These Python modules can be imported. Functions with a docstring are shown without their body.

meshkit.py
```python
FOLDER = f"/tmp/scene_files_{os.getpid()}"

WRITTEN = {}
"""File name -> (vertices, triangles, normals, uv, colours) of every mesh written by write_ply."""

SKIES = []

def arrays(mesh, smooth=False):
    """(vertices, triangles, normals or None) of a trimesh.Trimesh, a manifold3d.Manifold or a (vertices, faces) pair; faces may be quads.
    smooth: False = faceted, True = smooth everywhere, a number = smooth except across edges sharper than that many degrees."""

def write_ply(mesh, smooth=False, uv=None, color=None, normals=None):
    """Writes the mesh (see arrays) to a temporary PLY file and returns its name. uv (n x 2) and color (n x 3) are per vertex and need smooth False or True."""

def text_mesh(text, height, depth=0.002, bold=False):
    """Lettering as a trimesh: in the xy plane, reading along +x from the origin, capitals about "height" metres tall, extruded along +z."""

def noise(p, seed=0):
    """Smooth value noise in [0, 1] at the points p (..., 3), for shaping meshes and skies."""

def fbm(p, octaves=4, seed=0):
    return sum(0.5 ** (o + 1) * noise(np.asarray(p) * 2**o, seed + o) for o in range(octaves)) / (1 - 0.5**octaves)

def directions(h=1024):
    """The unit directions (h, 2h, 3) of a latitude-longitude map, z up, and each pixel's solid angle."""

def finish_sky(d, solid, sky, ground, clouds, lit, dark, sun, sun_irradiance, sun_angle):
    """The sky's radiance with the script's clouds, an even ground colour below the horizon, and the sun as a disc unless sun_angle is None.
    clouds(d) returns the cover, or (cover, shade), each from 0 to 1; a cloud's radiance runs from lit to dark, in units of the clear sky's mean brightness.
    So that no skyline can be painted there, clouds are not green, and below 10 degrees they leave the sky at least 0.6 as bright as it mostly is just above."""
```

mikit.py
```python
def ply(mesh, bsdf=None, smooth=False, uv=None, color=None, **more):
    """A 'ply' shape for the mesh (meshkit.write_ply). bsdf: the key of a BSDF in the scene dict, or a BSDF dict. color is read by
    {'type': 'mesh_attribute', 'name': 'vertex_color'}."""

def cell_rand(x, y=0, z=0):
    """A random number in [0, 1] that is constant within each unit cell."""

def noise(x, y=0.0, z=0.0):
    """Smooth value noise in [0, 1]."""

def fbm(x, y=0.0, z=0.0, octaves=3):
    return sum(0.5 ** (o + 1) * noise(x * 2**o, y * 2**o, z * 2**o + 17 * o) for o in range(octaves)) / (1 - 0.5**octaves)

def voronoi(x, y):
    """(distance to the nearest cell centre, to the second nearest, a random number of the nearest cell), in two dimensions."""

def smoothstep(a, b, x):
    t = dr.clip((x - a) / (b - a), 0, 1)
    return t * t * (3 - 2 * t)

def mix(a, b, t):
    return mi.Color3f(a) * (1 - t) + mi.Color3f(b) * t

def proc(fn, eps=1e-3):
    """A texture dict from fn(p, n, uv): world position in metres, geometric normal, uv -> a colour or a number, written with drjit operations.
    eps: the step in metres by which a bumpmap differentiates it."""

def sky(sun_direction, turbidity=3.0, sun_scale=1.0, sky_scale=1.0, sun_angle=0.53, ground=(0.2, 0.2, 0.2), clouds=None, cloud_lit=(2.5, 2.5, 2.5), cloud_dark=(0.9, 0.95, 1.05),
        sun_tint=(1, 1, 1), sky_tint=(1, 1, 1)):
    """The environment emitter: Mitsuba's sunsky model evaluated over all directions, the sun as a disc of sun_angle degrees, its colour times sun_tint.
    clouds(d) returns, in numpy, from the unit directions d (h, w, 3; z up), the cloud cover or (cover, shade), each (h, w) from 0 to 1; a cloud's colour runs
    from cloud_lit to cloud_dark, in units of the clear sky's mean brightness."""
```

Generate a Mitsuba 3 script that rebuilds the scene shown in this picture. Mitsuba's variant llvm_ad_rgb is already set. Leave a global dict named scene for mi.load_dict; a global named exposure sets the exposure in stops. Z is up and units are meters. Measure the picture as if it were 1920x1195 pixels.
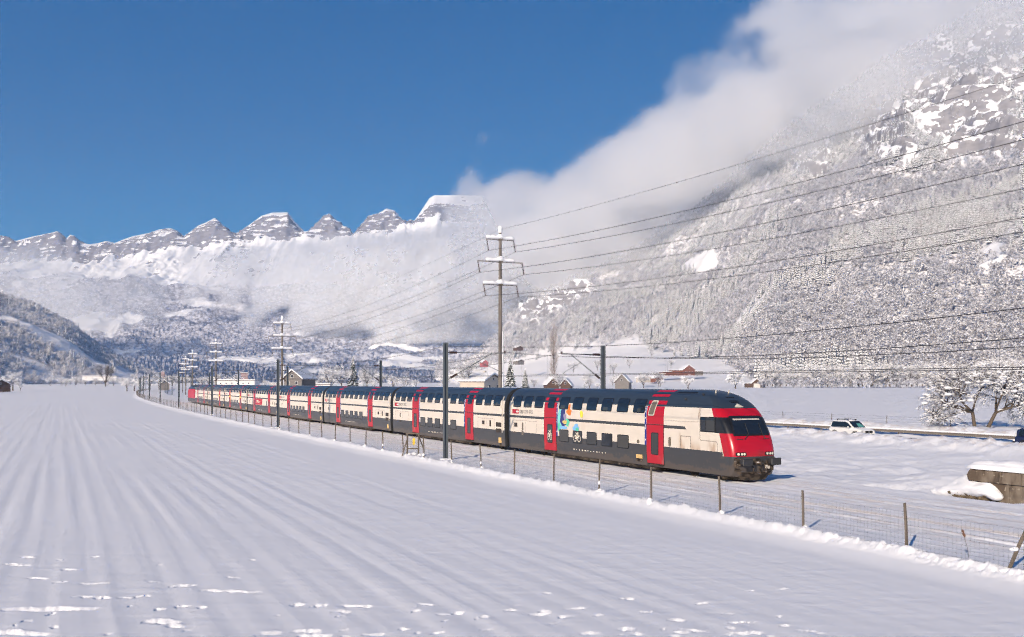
import math, numpy as np, trimesh, drjit as dr, mitsuba as mi, mikit, meshkit
import shapely, shapely.geometry as sg, shapely.affinity as sa
from scipy.spatial import cKDTree
from scipy.interpolate import PchipInterpolator
from mikit import ply, proc, noise, fbm, voronoi, smoothstep, mix

T = mi.ScalarTransform4f
scene, labels = {}, {}
EYE, FPX, YH = 4.95, 1920.0, 718.5      # eye height over the rails, focal length and horizon of the 1920 px wide photograph

# ------------------------------------------------------------------ camera, sky, exposure
haze_density = 3.8e-5
scene['haze_medium'] = {'type': 'homogeneous', 'albedo': {'type': 'rgb', 'value': [0.95, 0.95, 0.96]}, 'sigma_t': {'type': 'rgb', 'value': [1.6e-5, 3.3e-5, 6.6e-5]}}
scene['camera'] = {'type': 'perspective', 'fov': 2 * math.degrees(math.atan(0.5)), 'fov_axis': 'x', 'near_clip': 0.5, 'far_clip': 60000.0,
                   'principal_point_offset_y': -0.1013, 'to_world': T().look_at([0, 0, EYE], [0, 1, EYE], [0, 0, 1]),
                   'medium': {'type': 'ref', 'id': 'haze_medium'}}
SUN = np.array([-0.44, -0.90, 0.40])
def sky_clouds(d):
    az, el = np.arctan2(d[..., 0], d[..., 1]), np.arcsin(np.clip(d[..., 2], -1, 1))
    n = meshkit.fbm(np.stack([az * 14 + 3, el * 30 - az * 10, az * 0], -1), 6, 5)
    top = np.interp(az, [-0.1, 0.06, 0.15, 0.195, 0.28, 0.33, 0.42, 0.7, 1.2, 1.6], [0.0, 0.14, 0.22, 0.265, 0.31, 0.335, 0.37, 0.42, 0.3, 0.0])
    cover = np.clip((top - el) / 0.05 + (n - 0.52) * 3.2, 0, 1) * (az > -0.1) * (az < 1.6)
    return cover * 0.92, np.clip(0.45 + (0.5 - n) * 1.8, 0, 1)
scene['sky'] = mikit.sky(SUN, turbidity=2.6, sun_scale=1.0, sky_scale=1.0, sun_tint=(1.0, 1.20, 1.88), sky_tint=(0.0, 0.29, 0.62), clouds=sky_clouds,
                         cloud_lit=(2.6, 2.55, 2.6), cloud_dark=(1.7, 1.75, 1.9), ground=(0.55, 0.55, 0.6))
exposure = 1.97

# ------------------------------------------------------------------ helpers
def key_for(name, parent=None):
    base = name if parent is None else parent + '__' + name
    k, i = base, 0
    while k in USED:
        i += 1
        k = f'{base}_{i:03d}'
    USED.add(k)
    return k
USED = set(scene)
def obj(name, mesh, bsdf, parent=None, smooth=False, **more):
    k = key_for(name, parent)
    scene[k] = ply(mesh, bsdf, smooth, **more)
    return k
def put(name, shape, parent=None, to_world=None):
    k = key_for(name, parent)
    scene[k] = {**shape, **({'to_world': to_world} if to_world is not None else {})}
    return k
def tag(k, label=None, category=None, group=None, kind=None):
    labels[k] = {a: b for a, b in (('label', label), ('category', category), ('group', group), ('kind', kind)) if b}
    return k
def thing(name, label, category, group=None):
    return tag(key_for(name), label, category, group)
def struct(name, mesh, bsdf, label=None, smooth=False, **more):
    return tag(obj(name, mesh, bsdf, None, smooth, **more), label, None, None, 'structure')
def rgb(*c):
    return {'type': 'rgb', 'value': list(c)}
def mat(name, color, rough=0.6, spec=0.5, two=True, **more):
    c = color if isinstance(color, dict) else rgb(*color)
    b = {'type': 'principled', 'base_color': c, 'roughness': rough, 'specular': spec, **more}
    scene[name] = {'type': 'twosided', 'bsdf': b} if two else b
    USED.add(name)
    return name
def diffuse(name, color):
    scene[name] = {'type': 'twosided', 'bsdf': {'type': 'diffuse', 'reflectance': color if isinstance(color, dict) else rgb(*color)}}
    USED.add(name)
    return name
def box(cx, cy, cz, sx, sy, sz, rz=0.0, ch=0.0):
    if ch:
        a = np.array([[x, y, z] for x in (-1, 1) for y in (-1, 1) for z in (-1, 1)], float) * np.array([sx, sy, sz]) / 2
        v = []
        for p in a:
            for k in range(3):
                q = p.copy(); o = [0, 1, 2]; o.remove(k)
                for j in o: q[j] -= np.sign(q[j]) * ch
                v.append(q)
        m = trimesh.convex.convex_hull(np.array(v))
    else:
        m = trimesh.creation.box((sx, sy, sz))
    if rz: m.apply_transform(trimesh.transformations.rotation_matrix(rz, [0, 0, 1]))
    m.apply_translation((cx, cy, cz))
    return m
def tube(pts, r, sides=6, caps=True):
    p = np.asarray(pts, float); n = len(p)
    t = np.gradient(p, axis=0); t /= np.linalg.norm(t, axis=1, keepdims=True) + 1e-12
    up = np.where(np.abs(t[:, 2:]) < 0.9, [0, 0, 1.0], [1.0, 0, 0])
    a = np.cross(t, up); a /= np.linalg.norm(a, axis=1, keepdims=True) + 1e-12
    b = np.cross(t, a); an = np.arange(sides) * 2 * np.pi / sides
    r = np.broadcast_to(r, (n,))
    v = p[:, None] + r[:, None, None] * (np.cos(an)[None, :, None] * a[:, None] + np.sin(an)[None, :, None] * b[:, None])
    i, j = np.meshgrid(np.arange(n - 1), np.arange(sides), indexing='ij')
    q = np.stack([i * sides + j, i * sides + (j + 1) % sides, (i + 1) * sides + (j + 1) % sides, (i + 1) * sides + j], -1).reshape(-1, 4)
    f = np.vstack([q[:, [0, 2, 1]], q[:, [0, 3, 2]]]); v = v.reshape(-1, 3)
    if caps:
        c0, c1 = len(v), len(v) + 1
        v = np.vstack([v, p[:1], p[-1:]])
        k = np.arange(sides)
        f = np.vstack([f, np.stack([np.full(sides, c0), k, (k + 1) % sides], 1), np.stack([np.full(sides, c1), (n - 1) * sides + (k + 1) % sides, (n - 1) * sides + k], 1)])
    return trimesh.Trimesh(v, f, process=False)
def cat(*ms):
    ms = [m for x in ms for m in (x if isinstance(x, (list, tuple)) else [x])]
    return trimesh.util.concatenate(ms) if len(ms) > 1 else ms[0]
def blob(c, r, seed=0, rough=0.25, sub=2, scale=1.5):
    m = trimesh.creation.icosphere(subdivisions=sub)
    n = meshkit.fbm(m.vertices * scale + seed * 7.3, 3, seed)
    m.vertices = m.vertices * (1 + rough * (n[:, None] - 0.5) * 2) * np.asarray(r) + np.asarray(c)
    return m
def grid_faces(nr, nc, wrap=False):
    i, j = np.meshgrid(np.arange(nr - 1), np.arange(nc if wrap else nc - 1), indexing='ij')
    a, b = i * nc + j, i * nc + (j + 1) % nc
    return np.stack([a, b, b + nc, a + nc], -1).reshape(-1, 4)
def at(px, py, Y):
    """World point seen at photograph pixel (px, py) at depth Y."""
    return np.array([(px - 960) / FPX * Y, Y, EYE - (py - YH) / FPX * Y])
def fb(X, Y, scale, seed=0, octaves=4, Z=0.0):
    return meshkit.fbm(np.stack(np.broadcast_arrays(X / scale, Y / scale, np.asarray(Z) / scale), -1), octaves, seed)
def sstep(a, b, x):
    t = np.clip((x - a) / (b - a), 0, 1)
    return t * t * (3 - 2 * t)

# ------------------------------------------------------------------ the railway line in plan
GAP1, TH0, KAP, LCOACH = np.array([-0.3731, 74.6905]), -0.43634, 2.098e-4, 26.8
_s = np.arange(-130, 1500, 1.0)
_th = TH0 + KAP * _s
_p = np.stack([np.cumsum(np.sin(_th)), np.cumsum(np.cos(_th))], 1)
_p += GAP1 - _p[130]
_n = np.stack([-np.cos(_th), np.sin(_th)], 1)                 # towards the camera's side
TRK = _p - _n * 1.385                                          # centre line of the train's track
_tree = cKDTree(TRK)
def track_q(X, Y):
    """(q, s): signed distance from the train's track (positive on the camera's side) and distance along it."""
    P = np.stack([np.ravel(X), np.ravel(Y)], 1)
    _, i = _tree.query(P)
    d = P - TRK[i]
    tang = np.stack([np.sin(_th[i]), np.cos(_th[i])], 1)
    return ((d * _n[i]).sum(1)).reshape(np.shape(X)), (_s[i] + (d * tang).sum(1)).reshape(np.shape(X))
def rail_pt(s, q, z=0.0):
    x = np.interp(s, _s, TRK[:, 0]); y = np.interp(s, _s, TRK[:, 1]); th = TH0 + KAP * np.asarray(s, float)
    return np.stack(np.broadcast_arrays(x - np.cos(th) * q, y + np.sin(th) * q, z), -1)

# ------------------------------------------------------------------ snow materials
diffuse('snow', (0.86, 0.865, 0.88))
def dirty_snow(p, n, uv):
    a = fbm(p.x * 1.3, p.y * 1.3, 0, 3)
    b = noise(p.x * 7.0, p.y * 7.0, 0)
    t = smoothstep(0.45, 0.75, a * 0.75 + b * 0.35)
    return mix((0.86, 0.85, 0.85), (0.62, 0.52, 0.43), t * 0.75)
diffuse('dirty_snow', proc(dirty_snow))

# ------------------------------------------------------------------ ground: snow field, track bed, road trench
def ground_h(X, Y):
    q, s = track_q(X, Y)
    kq = [-400, -130, -64, -57, -54.5, -52.6, -51.2, -49, -41.3, -40, -37.6, -33, -20, -9, -4.6, -3.3, -2.4, 0, 7.4, 9.1, 9.6, 10.3, 11.5, 400]
    kz = [1.4, 0.3, 0.0, 0.12, 0.30, -0.25, -0.62, -0.75, -0.75, -0.6, 0.20, -0.5, -1.0, -0.95, -0.55, 0.03, -0.01, -0.02, -0.02, 0.02, 0.10, -0.12, -0.25, -0.25]
    h = PchipInterpolator(kq, kz)(np.clip(q, -399, 399))
    lump = (fb(X, Y, 1.1, 3) - 0.5)
    right = sstep(-3.2, -5, q)
    h += right * ((fb(X, Y, 3.2, 4) - 0.5) * 0.6 + lump * 0.30) * sstep(60, 40, np.abs(q) * sstep(-41, -30, q) + 20)
    bank = np.exp(-((q + 37.2) / 2.6) ** 2) + np.exp(-((q + 54.5) / 1.6) ** 2) * 0.5
    h += bank * ((fb(X, Y, 0.9, 9, 3) - 0.5) * 0.8)
    # the beds of the two tracks, ruts beside the rails of the near one
    bed = sstep(9.2, 7.5, q) * sstep(-3.3, -2.2, q)
    fine = (fb(X * 1.0, Y, 0.5, 12, 3) - 0.5) * 0.07 + (meshkit.fbm(np.stack([q / 0.35, s / 6.0, 0 * q], -1), 3, 8) - 0.5) * 0.09
    h += bed * fine
    for r in (4.6 - 0.75, 4.6 + 0.75, -0.75, 0.75):
        h += bed * (-0.085 * np.exp(-((q - r - 0.10) / 0.09) ** 2) + 0.04 * np.exp(-((q - r + 0.12) / 0.10) ** 2))
    # crumbled lip below the fence
    lip = np.exp(-((q - 9.75 - 0.5 * (fb(X, Y, 2.5, 22, 2) - 0.5)) / 0.34) ** 2)
    h += lip * ((fb(X * 0.8 + Y * 0.6, Y * 0.8 - X * 0.6, 0.24, 21, 4) - 0.45) * 0.24 + (fb(X * 0.6 - Y * 0.8, Y * 0.6 + X * 0.8, 0.085, 25, 2) - 0.5) * 0.11 + (fb(X, Y, 1.6, 23, 2) - 0.5) * 0.14 + 0.01)
    # furrows under the snow of the field
    fld = sstep(10.6, 12.5, q)
    ca, sa_ = math.cos(0.415), math.sin(0.415)
    w = X * ca + Y * sa_; l = -X * sa_ + Y * ca
    wob = (fb(w, l, 14.0, 31, 2) - 0.5) * 0.7
    pr = meshkit.fbm(np.stack([(w + wob * 0.30) / 0.55, l / 45.0, 0 * w], -1), 3, 33) - 0.5
    st = np.sin((w + wob * 0.3) * 2 * np.pi / 0.92) * 0.5
    far = 1 / (1 + (np.hypot(X, Y) / 260) ** 2)
    amp = 0.35 + 0.65 * sstep(26, 6, w) + 0.15 * (fb(X, Y, 30, 35, 2) - 0.5)
    h += fld * amp * (0.036 * pr + 0.012 * st * (0.3 + 1.4 * fb(w, l, 12.0, 38, 2))) * (0.35 + 0.65 * far)
    h += fld * (fb(X, Y, 9.0, 36, 3) - 0.5) * 0.10
    h += fld * (meshkit.fbm(np.stack([X / 1.2, Y / 0.35, 0 * X], -1), 3, 41) - 0.5) * 0.018
    # made-up ground behind the concrete wall, and the ditch before it
    w = sstep(-17, -30, s) * sstep(-75, -60, s)
    at_wall = sstep(-29.8, -31.8, s)
    h = h + w * (at_wall * sstep(-8.75, -10.3, q) + (1 - at_wall) * sstep(-7.5, -21, q)) * sstep(-36, -14, q) * (1.45 + 0.25 * (fb(X, Y, 2.5, 44, 3) - 0.5))
    h = h - sstep(-29.5, -32, s) * sstep(-4.2, -5.2, q) * sstep(-9.3, -8.9, q) * 1.1
    # gentle rise of the valley floor far away
    R = np.hypot(X, Y)
    h += sstep(400, 3500, R) * 6.0
    return h
rg = np.random.default_rng(7)
TRACKS = []      # animal scrapes in the foreground: (x, y, length, width, depth, angle)
for px, py, ln, wd in [(95, 1141, 2.3, .26), (30, 1185, 1.6, .24), (430, 1107, 1.7, .16), (345, 1096, .7, .2), (130, 1068, .45, .18), (30, 1060, .9, .1), (70, 1084, .7, .1), (180, 1093, .7, .1),
                       (300, 1163, .8, .28), (330, 1172, .5, .22), (157, 1118, .5, .14), (197, 1120, .4, .14), (245, 1118, .5, .12), (270, 1116, .4, .1), (560, 1132, .35, .26), (600, 1134, .4, .12), (665, 1135, .9, .14), (640, 1145, .4, .16),
                       (505, 1187, .6, .3), (575, 1182, .7, .2), (590, 1193, .7, .2), (340, 1135, .4, .1), (300, 1140, .3, .1), (375, 1138, .3, .14), (115, 1091, .4, .09), (55, 1045, .5, .1), (20, 1058, .5, .1), (115, 1050, .3, .08),
                       (780, 1146, .3, .16), (860, 1150, .35, .18), (905, 1157, .3, .12), (960, 1146, .25, .1), (1010, 1153, .4, .14), (1080, 1143, .5, .12), (1270, 1163, .35, .15), (1305, 1185, .5, .12), (1385, 1167, .7, .08), (1400, 1188, .9, .12), (1310, 1131, .4, .08),
                       (1472, 1104, .3, .08), (1405, 1108, .25, .07), (1210, 1149, .3, .1), (1280, 1188, .25, .1), (1510, 1183, .35, .1), (700, 1190, .4, .14), (760, 1180, .3, .1), (820, 1188, .3, .12)]:
    Y = FPX * 5.2 / (py - YH); TRACKS.append(((px - 960) / FPX * Y, Y, ln, wd, 0.055 + 0.04 * rg.random(), rg.normal(0, 0.22)))
for _ in range(55):
    px, py = rg.uniform(0, 1550) ** 1.0, 1195 - 155 * rg.random() ** 1.4
    if py < 1110 and px > 520: py = 1110 + 85 * rg.random()
    Y = FPX * 5.2 / (py - YH); TRACKS.append(((px - 960) / FPX * Y, Y, rg.uniform(.10, .36), rg.uniform(.05, .13), rg.uniform(.03, .07), rg.normal(0, .5)))
def scrapes(X, Y):
    h = np.zeros_like(X)
    m = (Y > 19.5) & (Y < 34)
    x, y = X[m], Y[m]; hh = np.zeros_like(x)
    wx = (fb(x, y, 0.22, 51, 3) - 0.5) * 0.30; wy = (fb(x, y, 0.2, 52, 3) - 0.5) * 0.26
    for cx, cy, ln, wd, dp, an in TRACKS:
        k = np.abs(x - cx) < ln + 1
        c, s = math.cos(an), math.sin(an)
        u = ((x[k] - cx) * c + (y[k] - cy) * s + wx[k]) / (ln * 0.5); v = (-(x[k] - cx) * s + (y[k] - cy) * c + wy[k]) / (wd * 0.62)
        e = np.clip(1 - np.abs(u) ** 3, 0, 1)
        rag = 0.55 + 0.9 * fb(x[k], y[k], 0.13, 53, 2)
        hh[k] += e * rag * (-1.15 * dp * np.exp(-(v + 0.15) ** 2 * 2.0) + dp * 0.30 * np.exp(-((v - 0.95) / 0.35) ** 2))
    h[m] = hh
    return h
cols = np.concatenate([np.linspace(-0.56, 0.56, 880)])
ang = np.concatenate([np.arctan(cols), np.linspace(math.atan(0.56), 2 * np.pi - math.atan(0.56), 70)[1:-1]])
rows = np.concatenate([[0.6, 4, 9, 14, 17], np.arange(19, 33, 0.062), np.geomspace(33.0, 62, 130)[1:], np.geomspace(62, 135, 140)[1:], np.geomspace(135, 420, 75)[1:], np.geomspace(420, 4200, 34)[1:]])
A, R = np.meshgrid(ang, rows)
X, Y = R * np.sin(A), R * np.cos(A)
Rp = np.where(np.abs(A) < 0.53, R / np.maximum(np.cos(A), 0.5), R)      # straight rows across the field of view
X, Y = Rp * np.sin(A), Rp * np.cos(A)
H = ground_h(X, Y) + scrapes(X, Y)
GROUND_GRID = (X, Y, H)
def make_ground():
    X, Y, H = GROUND_GRID
    v = np.stack([X, Y, H], -1).reshape(-1, 3)
    f = grid_faces(len(rows), len(ang), True)
    q, s = track_q(X, Y)
    qf = q.reshape(-1)[f].mean(1)
    near = np.hypot(X, Y).reshape(-1)[f].max(1) < 1500
    road = (qf < -41.2) & (qf > -49.6) & near
    struct('snow_ground', (v, f[~road]), 'ground_snow', 'snow covered valley floor with furrowed field and railway bed', smooth=True, uv=np.stack([np.clip(q, -70, 14), np.clip(s, -100, 900)], -1).reshape(-1, 2))
    struct('road', (v, f[road]), 'road', 'cleared country road beyond the railway', smooth=True)
def road_tex(p, n, uv):
    a = fbm(p.x * 0.5, p.y * 0.5, 0, 3)
    return mix((0.10, 0.10, 0.11), (0.55, 0.53, 0.52), smoothstep(0.45, 0.65, a))
diffuse('road', proc(road_tex))

def ground_snow(p, n, uv):
    q, s = uv.x, uv.y
    grit = fbm(p.x * 5.0, p.y * 5.0, 0, 3)
    streak = noise(q * 9.0, s * 0.35, 0) * 0.6 + noise(q * 22.0, s * 0.8, 2) * 0.4
    rut = sum(dr.exp(-dr.square((q - a) / 0.16)) for a in (3.75, 5.25)) + 0.7 * dr.exp(-dr.square((q - 0.95) / 0.2))
    bed = smoothstep(-3.0, -2.0, q) * smoothstep(7.6, 6.6, q)
    dust = smoothstep(0.45, 0.75, streak * 0.65 + grit * 0.35 + 0.22 * rut) * bed
    c = mix((0.86, 0.865, 0.88), (0.70, 0.60, 0.50), dust * 0.55)
    bank = dr.exp(-dr.square((q + 38.0) / 2.2)) + dr.exp(-dr.square((q + 54.0) / 2.0))
    sand = smoothstep(0.42, 0.7, fbm(p.x * 2.2, p.y * 2.2, 0, 3)) * dr.minimum(bank, 1.0)
    return mix(c, (0.60, 0.50, 0.41), sand * 0.6)
diffuse('ground_snow', proc(ground_snow))
make_ground()
# ------------------------------------------------------------------ hills and mountains (uv carries the cover of wood and of bare rock)
def far_cover(p, n, uv):
    wood, rock = uv.x, uv.y
    big = fbm(p.x / 160, p.y / 160, p.z / 120, 3)
    tree = fbm(p.x / 12.0, p.y / 12.0, p.z / 12.0, 3)
    strata = noise(p.x / 90, p.y / 90, p.z / 13.0 + noise(p.x / 120, p.y / 120, 0) * 5.0) * 0.5 + noise(p.x / 26, p.y / 60, p.z / 60.0) * 0.5
    crag = fbm(p.x / 34, p.y / 60, p.z / 60, 3)
    snow = mi.Color3f(0.84, 0.845, 0.86)
    w = smoothstep(0.35, 0.62, wood + (big - 0.5) * 0.5)
    tw = mix((0.19, 0.19, 0.225), (0.54, 0.54, 0.59), smoothstep(0.28, 0.68, tree))
    c = mix(snow, tw, w)
    st = smoothstep(0.47, 0.57, rock * 0.80 + (0.62 - n.z) * 1.1 + (crag - 0.5) * 0.9 + (strata - 0.5) * 1.25)
    rk = mix((0.14, 0.137, 0.155), (0.32, 0.308, 0.33), fbm(p.x / 30, p.y / 30, p.z / 14, 3))
    return mix(c, rk, st * smoothstep(0.02, 0.2, rock))
diffuse('far_cover', proc(far_cover))
def near_cover(p, n, uv):
    wood, rock = uv.x, uv.y
    brush = fbm(p.x / 2.6, p.y / 2.6, p.z / 2.6, 3)
    crag = fbm(p.x / 16, p.y / 16, p.z / 14, 3)
    strata = noise(p.x / 9.0, p.y / 30, p.z / 24.0)
    fl = mix((0.26, 0.25, 0.26), (0.82, 0.82, 0.84), smoothstep(0.36, 0.62, brush))
    c = mix((0.85, 0.855, 0.87), fl, smoothstep(0.25, 0.6, wood))
    st = smoothstep(0.56, 0.64, rock * 0.30 + (0.76 - n.z) * 1.2 + (crag - 0.5) * 1.9 + (strata - 0.5) * 0.5)
    rk = mix((0.18, 0.175, 0.186), (0.39, 0.375, 0.382), fbm(p.x / 12, p.y / 12, p.z / 7, 3))
    return mix(c, rk, st * smoothstep(0.05, 0.3, rock))
diffuse('near_cover', proc(near_cover))

def ridged(X, Y, sc, seed, o=4):
    return 1 - np.abs(2 * fb(X, Y, sc, seed, o) - 1)
def interp(x, xs, ys):
    return np.interp(x, xs, ys)

# -- the range at the end of the valley
SKYX = [-600, -300, -100, 0, 15, 30, 60, 100, 108, 118, 125, 132, 140, 150, 165, 180, 200, 215, 235, 250, 280, 300, 320, 333, 345, 355, 372, 385, 400, 405, 420, 435, 445, 470, 490, 510, 540, 552, 574, 588, 605, 617, 630, 655, 662, 680, 690, 710, 725, 740, 755, 762, 775, 790, 805, 815, 860, 905, 925, 960, 1040, 1150]
SKYY = [455, 430, 450, 441, 445, 452, 444, 436, 433, 440, 447, 440, 442, 452, 458, 457, 452, 456, 448, 443, 437, 430, 428, 433, 443, 436, 423, 418, 410, 409, 424, 436, 437, 420, 405, 399, 398, 415, 437, 425, 407, 400, 412, 433, 441, 420, 405, 400, 391, 395, 412, 423, 417, 395, 372, 366, 366, 368, 410, 500, 570, 620]
SADDLE = [-600, 0, 110, 165, 300, 350, 400, 445, 515, 578, 617, 662, 722, 765, 800, 905, 960, 1150]
BENCH = [505, 497, 500, 500, 478, 470, 462, 460, 462, 455, 452, 450, 450, 430, 425, 435, 530, 640]
def far_range():
    u = np.concatenate([np.linspace(-0.80, -0.52, 60), np.linspace(-0.52, 0.10, 600)[1:]])
    Yr = np.concatenate([np.linspace(2500, 4200, 50), np.linspace(4200, 6300, 170)[1:], np.linspace(6300, 7600, 225)[1:], np.linspace(7600, 8600, 10)[1:]])
    U, Y = np.meshgrid(u, Yr)
    px = 960 + FPX * U; X = U * Y
    sk, be = interp(px, SKYX, SKYY), interp(px, SADDLE, BENCH)
    be = np.maximum(be, sk + 14)
    def z(y, d): return EYE + (YH - y) * d / FPX
    zs = np.zeros_like(Y)
    knots = [2500, 3200, 4200, 5000, 5600, 6200, 6700, 6860, 7060, 7200, 7560, 8600]
    cap = interp(px, [0, 470, 500, 560, 585, 690, 720, 745, 770, 800, 830, 900, 930], [3, 3, 7, 7, 2, 2, 6, 6, 3, 16, 22, 22, 6])
    mid = interp(px, [-600, 0, 300, 600, 900, 1150], [560, 585, 600, 610, 615, 640])
    low = interp(px, [-600, 0, 300, 600, 900, 1150], [650, 650, 660, 662, 668, 690])
    vals = [np.full_like(px, 2.0), z(np.full_like(px, 715), 3200), z(low + 30, 4200), z(low - 8, 5000), z(mid - 5, 5600), z(mid - 62, 6200), z(be + 14, 6700), z(be, 6860), z(sk + cap + 2, 7060), z(sk + cap, 7200), z(sk, 7560), z(sk + 140, 8600)]
    for k in range(len(knots) - 1):
        m = (Y >= knots[k]) & (Y <= knots[k + 1])
        t = (Y - knots[k]) / (knots[k + 1] - knots[k])
        zs[m] = (vals[k] * (1 - t) + vals[k + 1] * t)[m]
    body = sstep(3000, 4600, Y) * sstep(7150, 6900, Y)
    zs += body * ((ridged(X, Y, 420, 61) - 0.55) * 90 + (ridged(X, Y, 130, 62) - 0.55) * 38)
    up = sstep(5900, 6500, Y) * sstep(7060, 6950, Y)
    zs += up * ((meshkit.fbm(np.stack([X / 55, Y / 420, 0 * X], -1), 3, 63) - 0.5) * 55)
    cl = sstep(6800, 6900, Y) * sstep(7210, 7120, Y)
    zs += cl * ((ridged(X, Y, 110, 64, 4) - 0.5) * 24 + (meshkit.fbm(np.stack([X / 30, Y / 220, 0 * X], -1), 4, 67) - 0.5) * 22) * sstep(7215, 7140, Y) + sstep(7060, 7200, Y) * sstep(7260, 7200, Y) * (fb(X, Y, 26, 69, 3) - 0.5) * 16
    terr = np.floor(zs / 44 + 1.6 * fb(X, Y, 160, 68, 4) + 0.2 * U * 20) * 44
    zs = np.where(cl > 0, zs + cl * 0.30 * np.clip(terr + 22 - zs, -22, 22), zs)
    # dark rock bands half way up
    wood = sstep(6500, 5900, Y) * sstep(0.36, 0.58, fb(X, Y, 300, 65) + 0.10 * sstep(5600, 4500, Y) + 0.05)
    wood = np.maximum(wood, 0.55 * sstep(6500, 6000, Y) * sstep(5300, 5700, Y))
    zs += wood * (np.random.default_rng(5).random(zs.shape) ** 2) * 11
    rock = np.maximum(sstep(6780, 6900, Y) * sstep(7330, 7210, Y), 0.62 * sstep(5700, 6100, Y) * sstep(0.46, 0.6, fb(X, Y, 260, 66)))
    v = np.stack([X, Y, zs], -1).reshape(-1, 3)
    struct('mountain_range', (v, grid_faces(len(Yr), len(u))), 'far_cover', 'jagged rocky mountain range at the end of the valley', smooth=True, uv=np.stack([wood, rock], -1).reshape(-1, 2))
far_range()

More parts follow.
